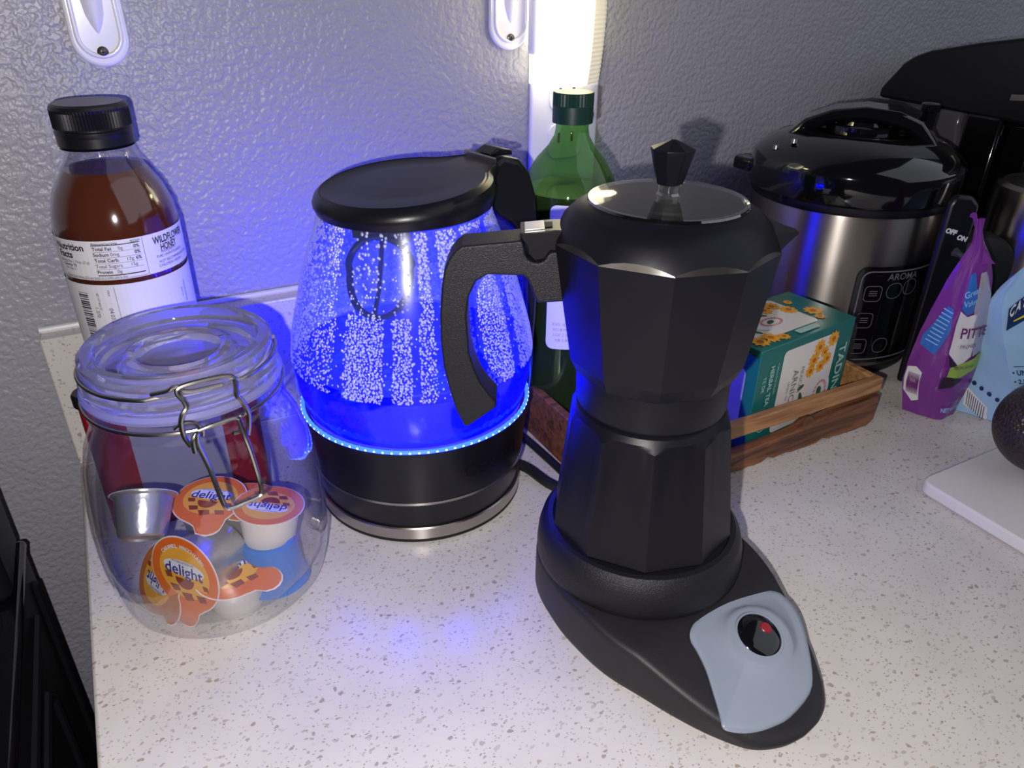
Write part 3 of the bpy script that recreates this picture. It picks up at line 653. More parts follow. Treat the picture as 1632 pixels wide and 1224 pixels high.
b = MB(); b.lathe([(0, .0030), (.0070, .0028), (.0104, .0020), (.0118, .0008), (.0122, -.004)], 48, M4=tilt); b.build('rocker_switch', 'black_gloss', panel)
b = MB(); b.lathe([(.0122, -.001), (.0128, .0012), (.0134, .0004), (.0134, -.003)], 48, M4=tilt); b.build('switch_collar', 'grey_plastic', panel)
rp = tilt @ Vector((.0045, .0015, .0027))
b = MB(); b.lathe([(0, .0007), (.0026, .0006), (.0033, 0)], 20, M4=Matrix.Translation(rp - LP(0, 0, 0)) @ Matrix.Rotation(radians(19), 4, S)); b.build('indicator_light', 'red_lamp' if 'red_lamp' in M else 'red', panel)

mp = thing('moka_pot', PX + Vector((0, 0, .0528)), 'black faceted moka pot with clear lid standing on the heating base', 'moka pot')
mz = -.0528; LEFT = Vector((-.8805, .4741, 0)); FH = Vector((.4741, .8805, 0))
A0 = radians(-123.5)
def dec(r, z, k=1.0, sub=6, n=10, arc=0):
    """ring that is a flat-sided decagon for k=1 and a circle for k=0; leans a touch like the pot does"""
    out = []; ln = LEFT * ((z - .03) * .020)
    for i in range(n):
        a = A0 + 2 * pi * i / n; a2 = a + 2 * pi / n
        P0 = Vector((cos(a), sin(a), 0)) * r; P1 = Vector((cos(a2), sin(a2), 0)) * r
        for j in range(sub):
            q = P0.lerp(P1, j / sub); aa = a + (a2 - a) * j / sub; c_ = Vector((cos(aa), sin(aa), 0)) * r
            p = c_.lerp(q, k); out.append(Vector((p.x + ln.x, p.y + ln.y, z + mz + arc * (1 - (2 * j / sub - 1) ** 2))))
    return out
b = MB(); b.loft([dec(.0485, .0535), dec(.0505, .0560), dec(.0500, .0600), dec(.0425, .1225, arc=.0018), dec(.0403, .1258, 0), dec(.0385, .1285, 0), dec(.0362, .1300, 0), dec(.0362, .1330, 0)]); b.build('water_chamber', 'black_metal', mp, smooth=14)
b = MB(); b.loft([dec(.0365, .1305, 0), dec(.0382, .1312, 0), dec(.0387, .1325, 0), dec(.0389, .1500, 0), dec(.0370, .1505, 0)]); b.build('collar', 'black_metal', mp, smooth=30)
b = MB(); b.loft([dec(.0385, .1490, 0), dec(.0405, .1500, .9), dec(.0440, .1575), dec(.0487, .1880), dec(.0528, .2165)], True, False); b.build('upper_chamber', 'black_metal', mp, smooth=14)
b = MB(); b.loft([dec(.0528, .2165, 1), dec(.0524, .2168, 1, arc=.0030)], False, False); b.build('polished_edge', 'edge_metal' if 'edge_metal' in M else 'black_metal', mp, smooth=14)
b = MB(); b.loft([dec(.0524, .2168, 1, arc=.0030), dec(.0475, .2255, 0), dec(.0430, .2300, 0), dec(.0385, .2325, 0), dec(.0355, .2335, 0), dec(.0345, .2300, 0), dec(.0330, .2100, 0), dec(.001, .2090, 0)], False, False); b.build('dome', 'black_metal', mp, smooth=30)
b = MB(); b.loft([dec(.0358, .2333, 0), dec(.0366, .2340, 0), dec(.0362, .2350, 0), dec(.0345, .2352, 0), dec(.0338, .2342, 0)], False, False); lidr = b.build('lid_rim', 'knob_glass', mp, smooth=30)
b = MB(); b.loft([dec(.0350, .2350, 0), dec(.0250, .2362, 0), dec(.012, .2368, 0), dec(.004, .2370, 0)], False, True); b.build('lid_disc', 'pot_lid', mp, smooth=30)
ln = LEFT * (.2 * .020)
b = MB(); b.lathe([(.0085, .2090 + mz), (.0075, .2200 + mz), (0, .2210 + mz)], 24, (ln.x, ln.y)); b.build('coffee_column', 'polished', mp)
b = MB(); b.lathe([(.0058, .2365 + mz), (.0048, .2380 + mz), (.0048, .2410 + mz), (.0062, .2425 + mz)], 24, (ln.x, ln.y)); b.build('knob_stem', 'knob_glass', mp)
kc = LEFT * (.215 * .020)
def octr(r, z): return [Vector((kc.x + r * cos(A0 - radians(18) + i * pi / 4), kc.y + r * sin(A0 - radians(18) + i * pi / 4), z + mz)) for i in range(8)]
b = MB(); b.loft([octr(.0052, .2415), octr(.0063, .2420), octr(.0100, .2565), octr(.0101, .2572), octr(.0012, .2608)]); b.build('knob', 'black_gloss2' if 'black_gloss2' in M else 'black_metal', mp, smooth=10, bevel=.0003)
HMX = Matrix(((LEFT.x, 0, FH.x, 0), (LEFT.y, 0, FH.y, 0), (0, 1, 0, mz), (0, 0, 0, 1)))
hpoly = [(.0977, .2145), (.07, .2174), (.0686, .2109), (.0672, .2083), (.0647, .2071), (.0620, .2068), (.0597, .2083), (.0585, .2105), (.0572, .2121), (.048, .2126), (.0445, .2125), (.0425, .1883), (.0625, .1867), (.0645, .1910), (.0662, .196), (.0675, .1990), (.0697, .2005), (.086, .2008), (.0912, .1976), (.0948, .1901), (.0963, .1797), (.0953, .16), (.0930, .1510), (.0901, .1435), (.0860, .1370), (.0818, .1318), (.0822, .129), (.0971, .1172), (.099, .1183), (.1030, .1280), (.1059, .1401), (.1082, .1520), (.1092, .1658), (.1090, .1800), (.1077, .1946), (.1062, .2030), (.1038, .2083), (.1010, .2120)]
b = MB(); b.prism(hpoly, -.0098, .0098, HMX); b.build('handle', 'black_grain', mp, bevel=.0016, seg=3, smooth=30)
cl = [(.0700, .2174), (.0712, .2205), (.0550, .2222), (.0425, .2222), (.0465, .2178), (.0470, .2128), (.0573, .2127), (.0597, .2087), (.0640, .2078), (.0673, .2110), (.0678, .2150)]
b = MB(); b.prism([(x, y) for x, y in cl], -.0090, .0090, HMX); clip = b.build('lid_hinge', 'hinge_grey' if 'hinge_grey' in M else 'black_satin', mp, bevel=.0004, smooth=20)
b = MB(); b.prism([(.0690, .2210), (.0600, .2219), (.0600, .2224), (.0690, .2215)], -.006, .006, HMX); b.build('hinge_window', 'polished', clip)
b = MB(); b.prism([(.0598, .2220), (.0562, .2223), (.0562, .2226), (.0598, .2223)], -.0035, .0035, HMX); b.build('hinge_slot', 'black_rubber', clip)
# pouring spout
b = MB()
def sp(u_, z_, w_): c_ = -LEFT * u_; return [Vector((c_.x, c_.y, z_ + mz)) - FH * w_, Vector((c_.x, c_.y, z_ + mz)) + FH * w_]
def spring(u_, zb, zt_, wv, tip): 
    c_ = -LEFT * u_; q = []
    for s_, z_ in ((-1, zt_), (-.7, (zb + zt_) / 2), (0, zb), (.7, (zb + zt_) / 2), (1, zt_)): q.append(Vector((c_.x, c_.y, z_ + mz)) + FH * (wv * s_))
    return q
b.loft([spring(.036, .190, .2240, .020, 0), spring(.046, .2000, .2235, .013, 0), spring(.0525, .2120, .2215, .006, 0), spring(.0575, .2180, .2205, .003, 0)], True, True); b.build('spout', 'black_metal', mp, smooth=25)
M_extra = None

# ------------------------------------------------------------------ green bottle in the crate
GX = Vector((.352, -.103, .0065))
gb = thing('green_bottle', GX, 'green glass bottle with dark green screw cap standing in the crate', 'bottle')
g0 = -.0065
b = MB(); b.lathe([(r, z + g0) for r, z in ((0, .0070), (.028, .0070), (.033, .0085), (.0340, .014), (.0345, .170), (.0340, .1850), (.0310, .1980), (.0240, .2100), (.0160, .2190), (.0120, .2260), (.0112, .2310), (.0112, .2390))], 64); b.build('bottle_glass', 'green_glass', gb)
b = MB(); b.lathe([(r, z + g0) for r, z in ((0, .0085), (.0325, .0100), (.0335, .170), (.0330, .1830), (.0315, .1900), (0, .1900))], 64); b.build('liquid', 'dark_liquid', gb)
rg = []
for zz, rr_, k in ((.2345, .0138, 0), (.2455, .0138, 0), (.2458, .0138, 1), (.2535, .0138, 1), (.2540, .0132, 0)):
    rg.append([((rr_ - (.0006 if (i % 2) and k else 0)) * cos(2 * pi * i / 72), (rr_ - (.0006 if (i % 2) and k else 0)) * sin(2 * pi * i / 72), zz + g0) for i in range(72)])
b = MB(); b.loft(rg); b.build('cap', 'cap_green', gb, smooth=20)
gv = Vector((GX.x - CAM.x, GX.y - CAM.y)).normalized(); gf = cylmap(0, 0, .0347, gv.x, gv.y, off=.0003); gf2 = cylmap(0, 0, .0347, gv.x, gv.y, off=.0006)
b = MB(); patch(b, rrect(-.0125, .0730, .046, .1800, .005), gf, .005); gl = b.build('label', 'white_paper', gb, smooth=60, flip_check=False)
b = MB()
for i, s in enumerate(('XXS  ID N', 'EO 8 MH', 'LOF 2 5B', 'KB 5 B')): put(b, 'OLIVE'[:0] or s, .0032, gf2, (-.001, .0930 - i * .0042), bold=.0)
b.build('lettering', 'tan_print', gl, flip_check=False, smooth=0)

# ------------------------------------------------------------------ wooden crate
CX = Vector((.318, -.230, 0))
cr = thing('wooden_crate', CX, 'low wooden crate with bark edge, tea box and green bottle inside', 'crate')
W_, D_ = .257, .186
b = MB(); b.box((.004, .004, .0015), (W_ - .004, D_ - .004, .0060)); b.build('floor_board', 'wood_dark', cr)
def live(y0, y1, seed):
    n = 40; rr = random.Random(seed); ringz = []
    for i in range(n + 1):
        x = W_ * i / n; zb = .0005 + .0035 * abs(noise.noise(Vector((x * 60, seed, 0)))) + (.003 if i % 9 == 4 else 0); ztp = .0195 + .0015 * sin(x * 40) + (.009 * max(0, (x - .165) / .09)) + (.005 * math.exp(-((x - .178) / .007) ** 2))
        ringz.append([Vector((x, y0, zb)), Vector((x, y1, zb)), Vector((x, y1, ztp)), Vector((x, y0, ztp))])
    return ringz
for y0, y1, sd in ((0, .007, 1), (D_ - .007, D_, 5)):
    b = MB(); b.loft(live(y0, y1, sd)); b.build('bark_board', 'wood_dark', cr, smooth=20)
    b = MB(); b.box((0, y0, .0310), (W_, y1, .0435)); b.build('top_rail', 'wood_light', cr, bevel=.0012)
b = MB(); b.box((-.0002, .0072, .0008), (.0066, D_ - .0072, .0425)); b.build('end_board', 'wood_dark', cr, bevel=.001)
b = MB(); b.box((W_ - .0068, .0072, .0008), (W_ + .0002, D_ - .0072, .0430)); b.build('end_board', 'wood_light', cr, bevel=.001)
b = MB(); b.lathe([(0, .0012), (.0050, .0010), (.0062, 0)], 16, M4=Matrix.Translation((.178, -.0002, .0235)) @ Matrix.Rotation(pi / 2, 4, 'X')); b.build('wood_knot', 'wood_dark', cr)

# ------------------------------------------------------------------ tea box
BX = Vector((.4455, -.2185, .0065)); ang = atan2(.116, .9932)
tb = thing('tea_box', BX, 'teal herbal tea box with yellow flowers lying in the wooden crate', 'tea box', rz=ang)
BL, BD, BH = .1118, .064, .0835
b = MB(); b.box((0, 0, 0), (BL, BD, BH)); b.build('carton', 'teal', tb, bevel=.0006)
b = MB(); b.add([(-.0002, .001, BH - .006), (-.0002, BD - .001, BH - .006), (-.010, BD - .003, BH + .001), (-.010, .004, BH + .001)], [(0, 1, 2, 3)]); o = b.build('end_flap', 'teal', tb, flip_check=False)
front = lambda x, z: Vector((x, -.0003, z)); front2 = lambda x, z: Vector((x, -.0006, z)); front3 = lambda x, z: Vector((x, -.0009, z))
topf = lambda x, y: Vector((x, y, BH + .0003)); topf2 = lambda x, y: Vector((x, y, BH + .0006)); topf3 = lambda x, y: Vector((x, y, BH + .0009))
side = lambda y, z: Vector((-.0003, y, z)); side2 = lambda y, z: Vector((-.0006, y, z))
b = MB(); patch(b, rrect(.027, .006, .092, .0765, .004), front, .02)
patch(b, rrect(.006, .012, .082, .060, .004), topf, .02); patch(b, rrect(.010, .006, .056, .066, .006), side, .02)
pn = b.build('white_panel', 'cream_paper', tb, smooth=0, flip_check=False)
b = MB()
def flower(cx, cy, r, f, fB):
    b.mi = 0
    P = []
    for i in range(36): q = 2 * pi * i / 36; P.append((cx + r * (1 + .18 * cos(9 * q)) * cos(q), cy + r * (1 + .18 * cos(9 * q)) * sin(q)))
    patch(b, P, f, .02); b.mi = 1; patch(b, disc(cx, cy, r * .36, n=12), fB, .02)
def leaf(cx, cy, L, wd, rot, f): b.mi = 2; patch(b, disc(cx, cy, L, wd, 14, rot), f, .02)
for cx, cy, r in ((.070, .0690, .0058), (.078, .0630, .0045), (.086, .0720, .0060), (.066, .0590, .0058), (.076, .0510, .0050), (.064, .0500, .0052), (.083, .0560, .0048)): flower(cx, cy, r, front2, front3)
for cx, cy, L, wd, rt in ((.058, .028, .006, .0022, 1.9), (.062, .018, .006, .002, 2.6), (.056, .038, .004, .0018, .4)): leaf(cx, cy, L, wd, rt, front2)
for cx, cy, r in ((.012, .012, .0070), (.024, .012, .0068), (.034, .008, .0045), (.008, .030, .006), (.060, .048, .0068), (.072, .050, .0060), (.078, .038, .0065), (.093, .026, .0070), (.088, .016, .0040), (.090, .048, .0035)): flower(cx, cy, r, topf2, topf3)
for cx, cy, L, wd, rt in ((.040, .046, .006, .002, .3), (.022, .026, .007, .002, 2.), (.050, .042, .005, .002, 2.5)): leaf(cx, cy, L, wd, rt, topf2)
b.mi = 3; patch(b, disc(.080, .026, .014, .019, 28), front2, .02); patch(b, disc(.044, .030, .018, .010, 28, .1), topf2, .02)
b.mi = 4
for q in range(20):
    a = 2 * pi * q / 20; patch(b, disc(.082 + .0075 * cos(a), .026 + .0105 * sin(a), .0014, n=6), front3, .02); patch(b, disc(.047 + .0100 * cos(a), .030 + .0055 * sin(a), .0013, n=6), topf3, .02)
b.mi = 2; patch(b, disc(.081, .028, .0030, .0042, 12, .3), front3, .02); patch(b, disc(.046, .030, .0042, .0022, 12, .3), topf3, .02)
b.build('flower_print', ['flower_print', 'flower_core', 'leaf_print', 'white_paper', 'pink_print'], tb, smooth=0, flip_check=False)
b = MB(); put(b, 'MEXICAN', .0052, front3, (.0530, .046), -pi / 2); put(b, 'ARNICA', .0092, front3, (.0450, .040), -pi / 2); put(b, 'HERBAL TEA', .0030, front3, (.0385, .040), -pi / 2)
put(b, 'ARNICA', .0075, topf3, (.030, .0500), 0); put(b, 'MEXICAN', .0040, topf3, (.030, .0560), 0)
for i in range(6): put(b, 'caffeine free', .0035, side2, (.030, .055 - i * .004), 0)
b.mi = 1; put(b, 'TADIN', .0120, front3, (.1010, .043), -pi / 2, bold=.02, sx=1.15); put(b, 'HERBAL TEA', .0060, front3, (.0150, .052), -pi / 2, bold=.02); put(b, 'TE DE', .0050, front3, (.0075, .055), -pi / 2); put(b, 'Caffeine free infusion', .0030, front3, (.0215, .056), -pi / 2)
for i in range(24):
    a = 2 * pi * i / 24; a2 = a + 2 * pi / 24 * .98; q = [(.0140 + r_ * cos(x), .0190 + r_ * 1.15 * sin(x)) for r_, x in ((.0052, a), (.0058, a), (.0058, a2), (.0052, a2))]; patch(b, q, front3, .02)
patch(b, disc(.0140, .0190, .0034, .0026, 12), front3, .02)
patch(b, rrect(.048, .004, .072, .010, .001), topf3, .02)
b.build('lettering', ['grey_ink', 'pale_teal'], tb, smooth=0, flip_check=False)
op = thing('orange_packet', (.528, -.108, .0065), 'orange packet standing between the tea box and the pressure cooker', 'packet', rz=-.4)
b = MB(); b.loft([[Vector((x * w2, y * d2, z)) for x, y in ((-1, -1), (0, -1.3), (1, -1), (1, 1), (0, 1.3), (-1, 1))] for z, w2, d2 in ((0, .013, .008), (.02, .014, .010), (.07, .0135, .008), (.100, .013, .003), (.108, .013, .0008))]); b.build('pouch', 'orange_pack', op)
b = MB(); b.box((-.0132, -.0012, .104), (.0132, .0012, .112)); b.build('top_seal', 'orange_pack', op)

# ------------------------------------------------------------------ pressure cooker
QX = Vector((.662, -.0905, 0))
ck = thing('pressure_cooker', QX, 'round stainless steel electric pressure cooker with glossy black lid', 'pressure cooker')
b = MB(); b.lathe([(0, 0), (.0780, 0), (.0815, .004), (.0825, .012), (.0800, .014)], 96); b.build('foot_base', 'black_satin', ck)
b = MB(); b.lathe([(.0800, .0115), (.0838, .0120), (.0842, .0160), (.0842, .1440), (.0838, .1480), (.0800, .1485)], 128); b.build('steel_body', 'brushed', ck)
b = MB(); b.lathe([(.080, .1480), (.0852, .1482), (.0860, .1500), (.0860, .1550), (.0850, .1565), (.080, .1570)], 96); b.build('rim_band', 'black_satin', ck)
b = MB(); b.lathe([(.0800, .1560), (.0888, .1562), (.0898, .1580), (.0893, .1785), (.0880, .1835), (.0820, .1895), (.0700, .1965), (.0500, .2025), (.0300, .2050), (0, .2055)], 96); clid = b.build('lid', 'black_gloss', ck)
cv = Vector((QX.x - CAM.x, QX.y - CAM.y, 0)).normalized(); cr_ = Vector((cv.y, -cv.x, 0))
HC = Matrix(((cr_.x, 0, cv.x, 0), (cr_.y, 0, cv.y, 0), (0, 1, 0, 0), (0, 0, 0, 1)))
arch = [(-.080, .1860), (-.068, .2000), (-.054, .2130), (-.030, .2220), (0, .2260), (.030, .2240), (.052, .2170), (.066, .2040), (.080, .1870), (.060, .1900), (.052, .2010), (.040, .2080), (.020, .2125), (0, .2140), (-.024, .2120), (-.040, .2060), (-.050, .1980), (-.060, .1890)]
b = MB(); arch = [(x * .88, z_ - .001) for x, z_ in arch]
b.prism(arch, -.021, .021, HC); b.build('lid_handle', 'black_gloss', clid, bevel=.004, seg=3)
b = MB(); b.lathe([(.030, .2040), (.0300, .2085), (.0270, .2100), (.0220, .2070), (.0205, .2120), (.0170, .2140), (0, .2140)], 48); b.build('lid_dial', 'black_gloss', clid)
b = MB(); q = cr_ * .050 + cv * .012; b.lathe([(.0060, .200), (.0060, .2200), (.0078, .2210), (.0078, .2270), (.0060, .2280), (0, .2285)], 24, (q.x, q.y)); b.build('steam_valve', 'black_gloss', clid)
for s_ in (-1,):
    q = cr_ * (-.090) ; b = MB(); b.box((q.x - .012, q.y - .012, .160), (q.x + .006, q.y + .012, .172)); b.build('side_grip', 'black_gloss', clid, bevel=.003)
for da in (-.62, .9):
    b = MB()
    a = atan2(-cv.y, -cv.x) + da; c_ = Vector((cos(a) * .0893, sin(a) * .0893, 0)); tt = Vector((-sin(a), cos(a), 0)) * .0016
    b.add([c_ - tt + Vector((0, 0, .152)), c_ + tt + Vector((0, 0, .152)), c_ + tt + Vector((0, 0, .178)), c_ - tt + Vector((0, 0, .178))], [(0, 1, 2, 3)])
    b.build('lid_seam', 'black_rubber', clid, flip_check=False)
for k, (da, dz_) in enumerate(((-.95, .1915), (-.80, .1985))):
    a = atan2(-cv.y, -cv.x) + da; r_ = .0800 - k * .009; b = MB(); b.lathe([(.0030, dz_ - .002), (.0026, dz_ + .0012), (0, dz_ + .0018)], 14, (r_ * cos(a), r_ * sin(a))); b.build('rivet', 'wire', clid)
cf_ = cylmap(0, 0, .0842, cv.x, cv.y, off=.0012); cf2_ = cylmap(0, 0, .0842, cv.x, cv.y, off=.0018)
cf = lambda x, z: cf_(x + .016, z)
cf2 = lambda x, z: cf2_(x + .016, z)
b = MB(); patch(b, rrect(.006, .016, .105, .107, .010, 6), cf, .006); cp = b.build('control_panel', 'black_gloss', ck, smooth=60, flip_check=False)
def outline_map(mb, poly, f, wd):
    cx = sum(p[0] for p in poly) / len(poly); cy = sum(p[1] for p in poly) / len(poly); n = len(poly); V = []
    for x, y in poly: L = hypot(x - cx, y - cy); V += [f(x, y), f(x - (x - cx) / L * wd, y - (y - cy) / L * wd)]
    mb.add(V, [(2 * i, 2 * ((i + 1) % n), 2 * ((i + 1) % n) + 1, 2 * i + 1) for i in range(n)])
def dense(poly, step=.004):
    P = []
    for a, c_ in zip(poly, poly[1:] + poly[:1]):
        k = max(1, int(hypot(c_[0] - a[0], c_[1] - a[1]) / step)); P += [(a[0] + (c_[0] - a[0]) * i / k, a[1] + (c_[1] - a[1]) * i / k) for i in range(k)]
    return P
b = MB(); outline_map(b, dense(rrect(.0095, .0195, .1015, .1035, .008, 6)), cf2, .0014); b.build('panel_border', 'border_grey' if 'border_grey' in M else 'grey_ink', cp, smooth=0, flip_check=False)
for x, z in ((.022, .083), (.041, .085), (.057, .087), (.020, .058), (.020, .033), (.041, .033)):
    b = MB(); outline_map(b, dense(rrect(x - .0075, z - .0072, x + .0075, z + .0072, .0035 if z < .08 and x < .03 or x < .03 else .0065)), cf2, .0006)
    if x < .03:
        for k in range(3): patch(b, [(x - .0035, z - .002 + k * .002), (x + .0035, z - .002 + k * .002), (x + .0035, z - .0014 + k * .002), (x - .0035, z - .0014 + k * .002)], cf2, .01)
    b.build('button_outline', 'grey_ink', cp, smooth=0, flip_check=False)
b = MB(); put(b, 'AROMA', .0085, cf2, (.047, .0975), bold=.01); b.build('lettering', 'grey_ink', cp, smooth=0, flip_check=False)

# ------------------------------------------------------------------ coffee maker behind the cooker
mk = thing('coffee_maker', (.92, -.12, 0), 'tall black coffee maker with smoky water tank behind the pressure cooker', 'coffee maker')
YZ = Matrix(((0, 0, 1, -.12), (1, 0, 0, .12), (0, 1, 0, 0), (0, 0, 0, 1)))
b = MB(); b.prism([(.006, .219), (-.014, .245), (-.024, .252), (-.040, .2585), (-.087, .269), (-.126, .276), (-.20, .283), (-.24, .278), (-.25, .262), (-.25, .215), (-.20, .205), (.006, .210)], .0, .20, YZ); b.build('head', 'black_satin', mk, bevel=.003, smooth=25)
b = MB(); b.prism([(-.002, .018), (-.002, .2095), (-.088, .2095), (-.088, .195), (-.093, .17), (-.100, .14), (-.100, .018)], .003, .197, YZ); b.build('water_tank', 'smoke', mk, bevel=.004)
b = MB(); b.prism([(-.094, .002), (-.094, .2095), (-.130, .2095), (-.130, .002)], .0, .20, YZ); b.build('column', 'black_gloss', mk, bevel=.003)
b = MB(); b.prism([(-.002, 0), (-.002, .018), (-.15, .018), (-.158, .018), (-.158, 0)], .0, .20, YZ); b.build('drip_base', 'black_satin', mk, bevel=.003)
b = MB(); b.prism([(-.131, .225), (-.131, .230), (-.24, .240), (-.24, .235)], -.001, .001, YZ); b.build('trim_strip', 'wire', mk)
b = MB(); b.prism([(-.131, .205), (-.131, .10), (-.157, .09), (-.157, .205)], .01, .19, YZ); b.build('brew_unit', 'black_gloss', mk, bevel=.003)

# ------------------------------------------------------------------ small appliance with lever, right
sa = thing('small_appliance', (.765, -.205, 0), 'small black and steel appliance with off-on lever behind the purple pouch', 'appliance')
b = MB(); b.lathe([(0, 0), (.044, 0), (.0465, .002), (.0465, .160), (.0450, .168), (.041, .1710), (0, .1715)], 72, (.004, -.006)); b.build('steel_body', 'brushed', sa)
so = Vector((.765, -.205, 0))
def SP(P0, u_, z_, o_=0): p = Vector((P0[0], P0[1], 0)) + LEFT * u_ - FH * o_; return Vector((p.x - so.x, p.y - so.y, z_))
HB = Matrix(((LEFT.x, 0, FH.x, .646 - so.x), (LEFT.y, 0, FH.y, -.197 - so.y), (0, 1, 0, 0), (0, 0, 0, 1)))
b = MB(); b.prism([(-.032, 0), (-.032, .162), (-.024, .170), (-.010, .170), (-.0065, .162), (-.0065, 0)], .0092, .0160, HB); b.build('housing', 'black_satin', sa, bevel=.004)
b = MB(); MD = Matrix(((LEFT.x, 0, FH.x, .703 - so.x), (LEFT.y, 0, FH.y, -.206 - so.y), (0, 1, 0, .1040), (0, 0, 0, 1))); b.lathe([(0, -.006), (.020, -.006), (.0290, -.002), (.0310, .002), (.0310, .016), (0, .016)], 56, M4=MD @ Matrix.Translation((.003, 0, 0))); b.build('round_cap', 'black_rubber', sa)
PQ = (.646, -.197)
b = MB(); b.tube(catmull([SP(PQ, -.0191, .1252, -.004), SP(PQ, -.0223, .1233, .004), SP(PQ, -.0237, .1168, .0075), SP(PQ, -.0214, .1085, .0084), SP(PQ, -.0181, .1006, .0084)]), [.0042, .0038, .0033, .0028, .0026] + [.0026] * 20, 8); lv = b.build('lever', 'lever_dark', sa)
b = MB(); b.tube([SP(PQ, -.0244, .1173, .0116), SP(PQ, -.0223, .1089, .0124), SP(PQ, -.0191, .1015, .0119)], [.0014, .0019, .0017], 8); b.build('lever_highlight', 'highlight_grey', lv)  # pale strip standing in for the highlight along the glossy lever
for w_, u_, z_ in (('OFF', -.0140, .1405), ('ON', -.0244, .1350)):
    b = MB(); put(b, w_, .0054, lambda x, q: SP(PQ, u_ - x, z_ + q, -.0088), (0, 0), -.25, bold=.06); b.build('lettering', 'white_paper', sa, flip_check=False, smooth=0)
b = MB(); b.box((.664 - so.x, -.207 - so.y, .0005), (.745 - so.x, -.195 - so.y, .010)); b.build('base_plate', 'black_satin', sa)

# ------------------------------------------------------------------ pouches
def pouch_surface(P0, levels):
    """levels: (z, L, fold, R, foldw, depth); returns section(z) and face maps: gusset (s 0..1) and front (s 0..1)"""
    base = Vector((P0[0], P0[1], 0))
    def lev(z):
        if z <= levels[0][0]: return levels[0]
        for a, c_ in zip(levels, levels[1:]):
            if z <= c_[0]:
                k = (z - a[0]) / (c_[0] - a[0]); return tuple(x + (y - x) * k for x, y in zip(a, c_))
        return levels[-1]
    def pt(s, z, off=0.):
        _, L_u, Fu, Ru, fw, dp = lev(z)
        cr = .0016 * noise.noise(Vector((s * 2.7, z * 55, P0[0] * 9))) + .0003 * noise.noise(Vector((s * 9, z * 120, 3)))
        if s <= 1: u_ = L_u + (Fu - L_u) * s; w_ = dp * .35 + (fw - dp * .35) * s
        elif s <= 2: k = s - 1; u_ = Fu + (Ru - Fu) * k; w_ = fw + (dp * .15 - fw) * k - .003 * sin(pi * k)
        elif s <= 3: k = s - 2; u_ = Ru + (.3 * (L_u + Ru) - Ru) * k; w_ = dp * .15 + dp * .85 * k
        else: k = s - 3; u_ = .3 * (L_u + Ru) + (L_u - .3 * (L_u + Ru)) * k; w_ = dp + (dp * .35 - dp) * k
        p = LEFT * u_ + FH * (w_ + cr - off); return Vector((p.x, p.y, z))
    return pt
def build_pouch(name, P0, levels, zs_, label, cat, mat):
    t = thing(name, (P0[0], P0[1], 0), label, cat); pt = pouch_surface(P0, levels)
    b = MB(); b.loft([[pt(4 * i / 48, z) for i in range(48)] for z in zs_]); b.build('pouch_film', mat, t, smooth=45)
    return t, pt
lv_ = [(0, .0215, .0020, -.0185, -.006, .030), (.03, .0280, .0085, -.0255, -.008, .034), (.06, .0278, .0088, -.0248, -.008, .030), (.093, .0244, .0095, -.0190, -.006, .022), (.124, .0188, .0095, -.0118, -.004, .012), (.140, .0150, .0090, -.0050, -.002, .006), (.150, .0128, .0092, .0030, -.001, .003), (.168, .0150, .0138, .0122, 0, .0012)]
pp, pt = build_pouch('snack_pouch', (.632, -.245), lv_, [.0005 + .168 * i / 40 for i in range(41)], 'crumpled purple snack pouch with torn top standing by the cooker', 'pouch', 'purple')
g_ = lambda s, z: pt(s, z, .0009); g2 = lambda s, z: pt(s, z, .0016)
def fmap(s0, k, off): return lambda x, z: pt(s0 + x * k, z, off)
b = MB(); patch(b, [(.12, .064), (.62, .058), (.86, .082), (.75, .098), (.50, .100), (.10, .072)], g_, .008)
patch(b, [(1.02, .1000), (1.02, .1270), (1.18, .1290), (1.45, .1080), (1.40, .0960), (1.2, .0945)], g_, .008); sl = b.build('blue_label', 'blue_print', pp, smooth=0, flip_check=False)
b = MB(); patch(b, [(1.01, .062), (1.01, .098), (1.25, .093), (1.60, .096), (1.62, .058), (1.35, .050)], g_, .01); patch(b, [(.02, .020), (.02, .042), (.25, .044), (.45, .040), (.45, .015), (.25, .012)], g_, .008); b.build('white_label', 'white_paper', pp, smooth=0, flip_check=False)
b = MB(); patch(b, [(1.42, .098), (1.40, .128), (1.60, .130), (1.98, .110), (1.98, .060), (1.66, .058)], g_, .008); b.build('silver_print', 'silver_film', pp, smooth=0, flip_check=False)
b = MB(); patch(b, [(1.10, .042), (1.12, .050), (1.70, .056), (1.95, .060), (1.95, .046), (1.50, .040)], g2, .008); b.build('green_banner', 'green_print', pp, smooth=0, flip_check=False)
b = MB(); patch(b, [(1.0, .030), (1.02, .041), (1.30, .0415), (1.62, .037), (1.30, .032)], g_, .008); patch(b, [(1.01, .0605), (1.35, .049), (1.10, .0515)], g2, .008); b.build('fruit_print', 'plum_print', pp, smooth=0, flip_check=False)
b = MB(); put(b, 'PITTED', .0120, fmap(1.70, 28, .0019), (0, .0790), bold=.02, align=0); put(b, 'PRUNES', .0045, fmap(1.45, 28, .0019), (0, .0680))
for i in range(11): patch(b, [(.08 + .03 * i, .019), (.08 + .03 * i, .038), (.092 + .03 * i, .038), (.092 + .03 * i, .019)], g2, .01)
put(b, 'NON GMO', .0040, fmap(1.5, 28, .0018), (0, .0490)); b.build('lettering', 'purple_ink', pp, smooth=0, flip_check=False)
b = MB(); put(b, 'NET WT 8', .0055, fmap(1.5, 28, .0019), (0, .0100), bold=.03); b.build('lettering', 'sky_print', pp, smooth=0, flip_check=False); b = MB()
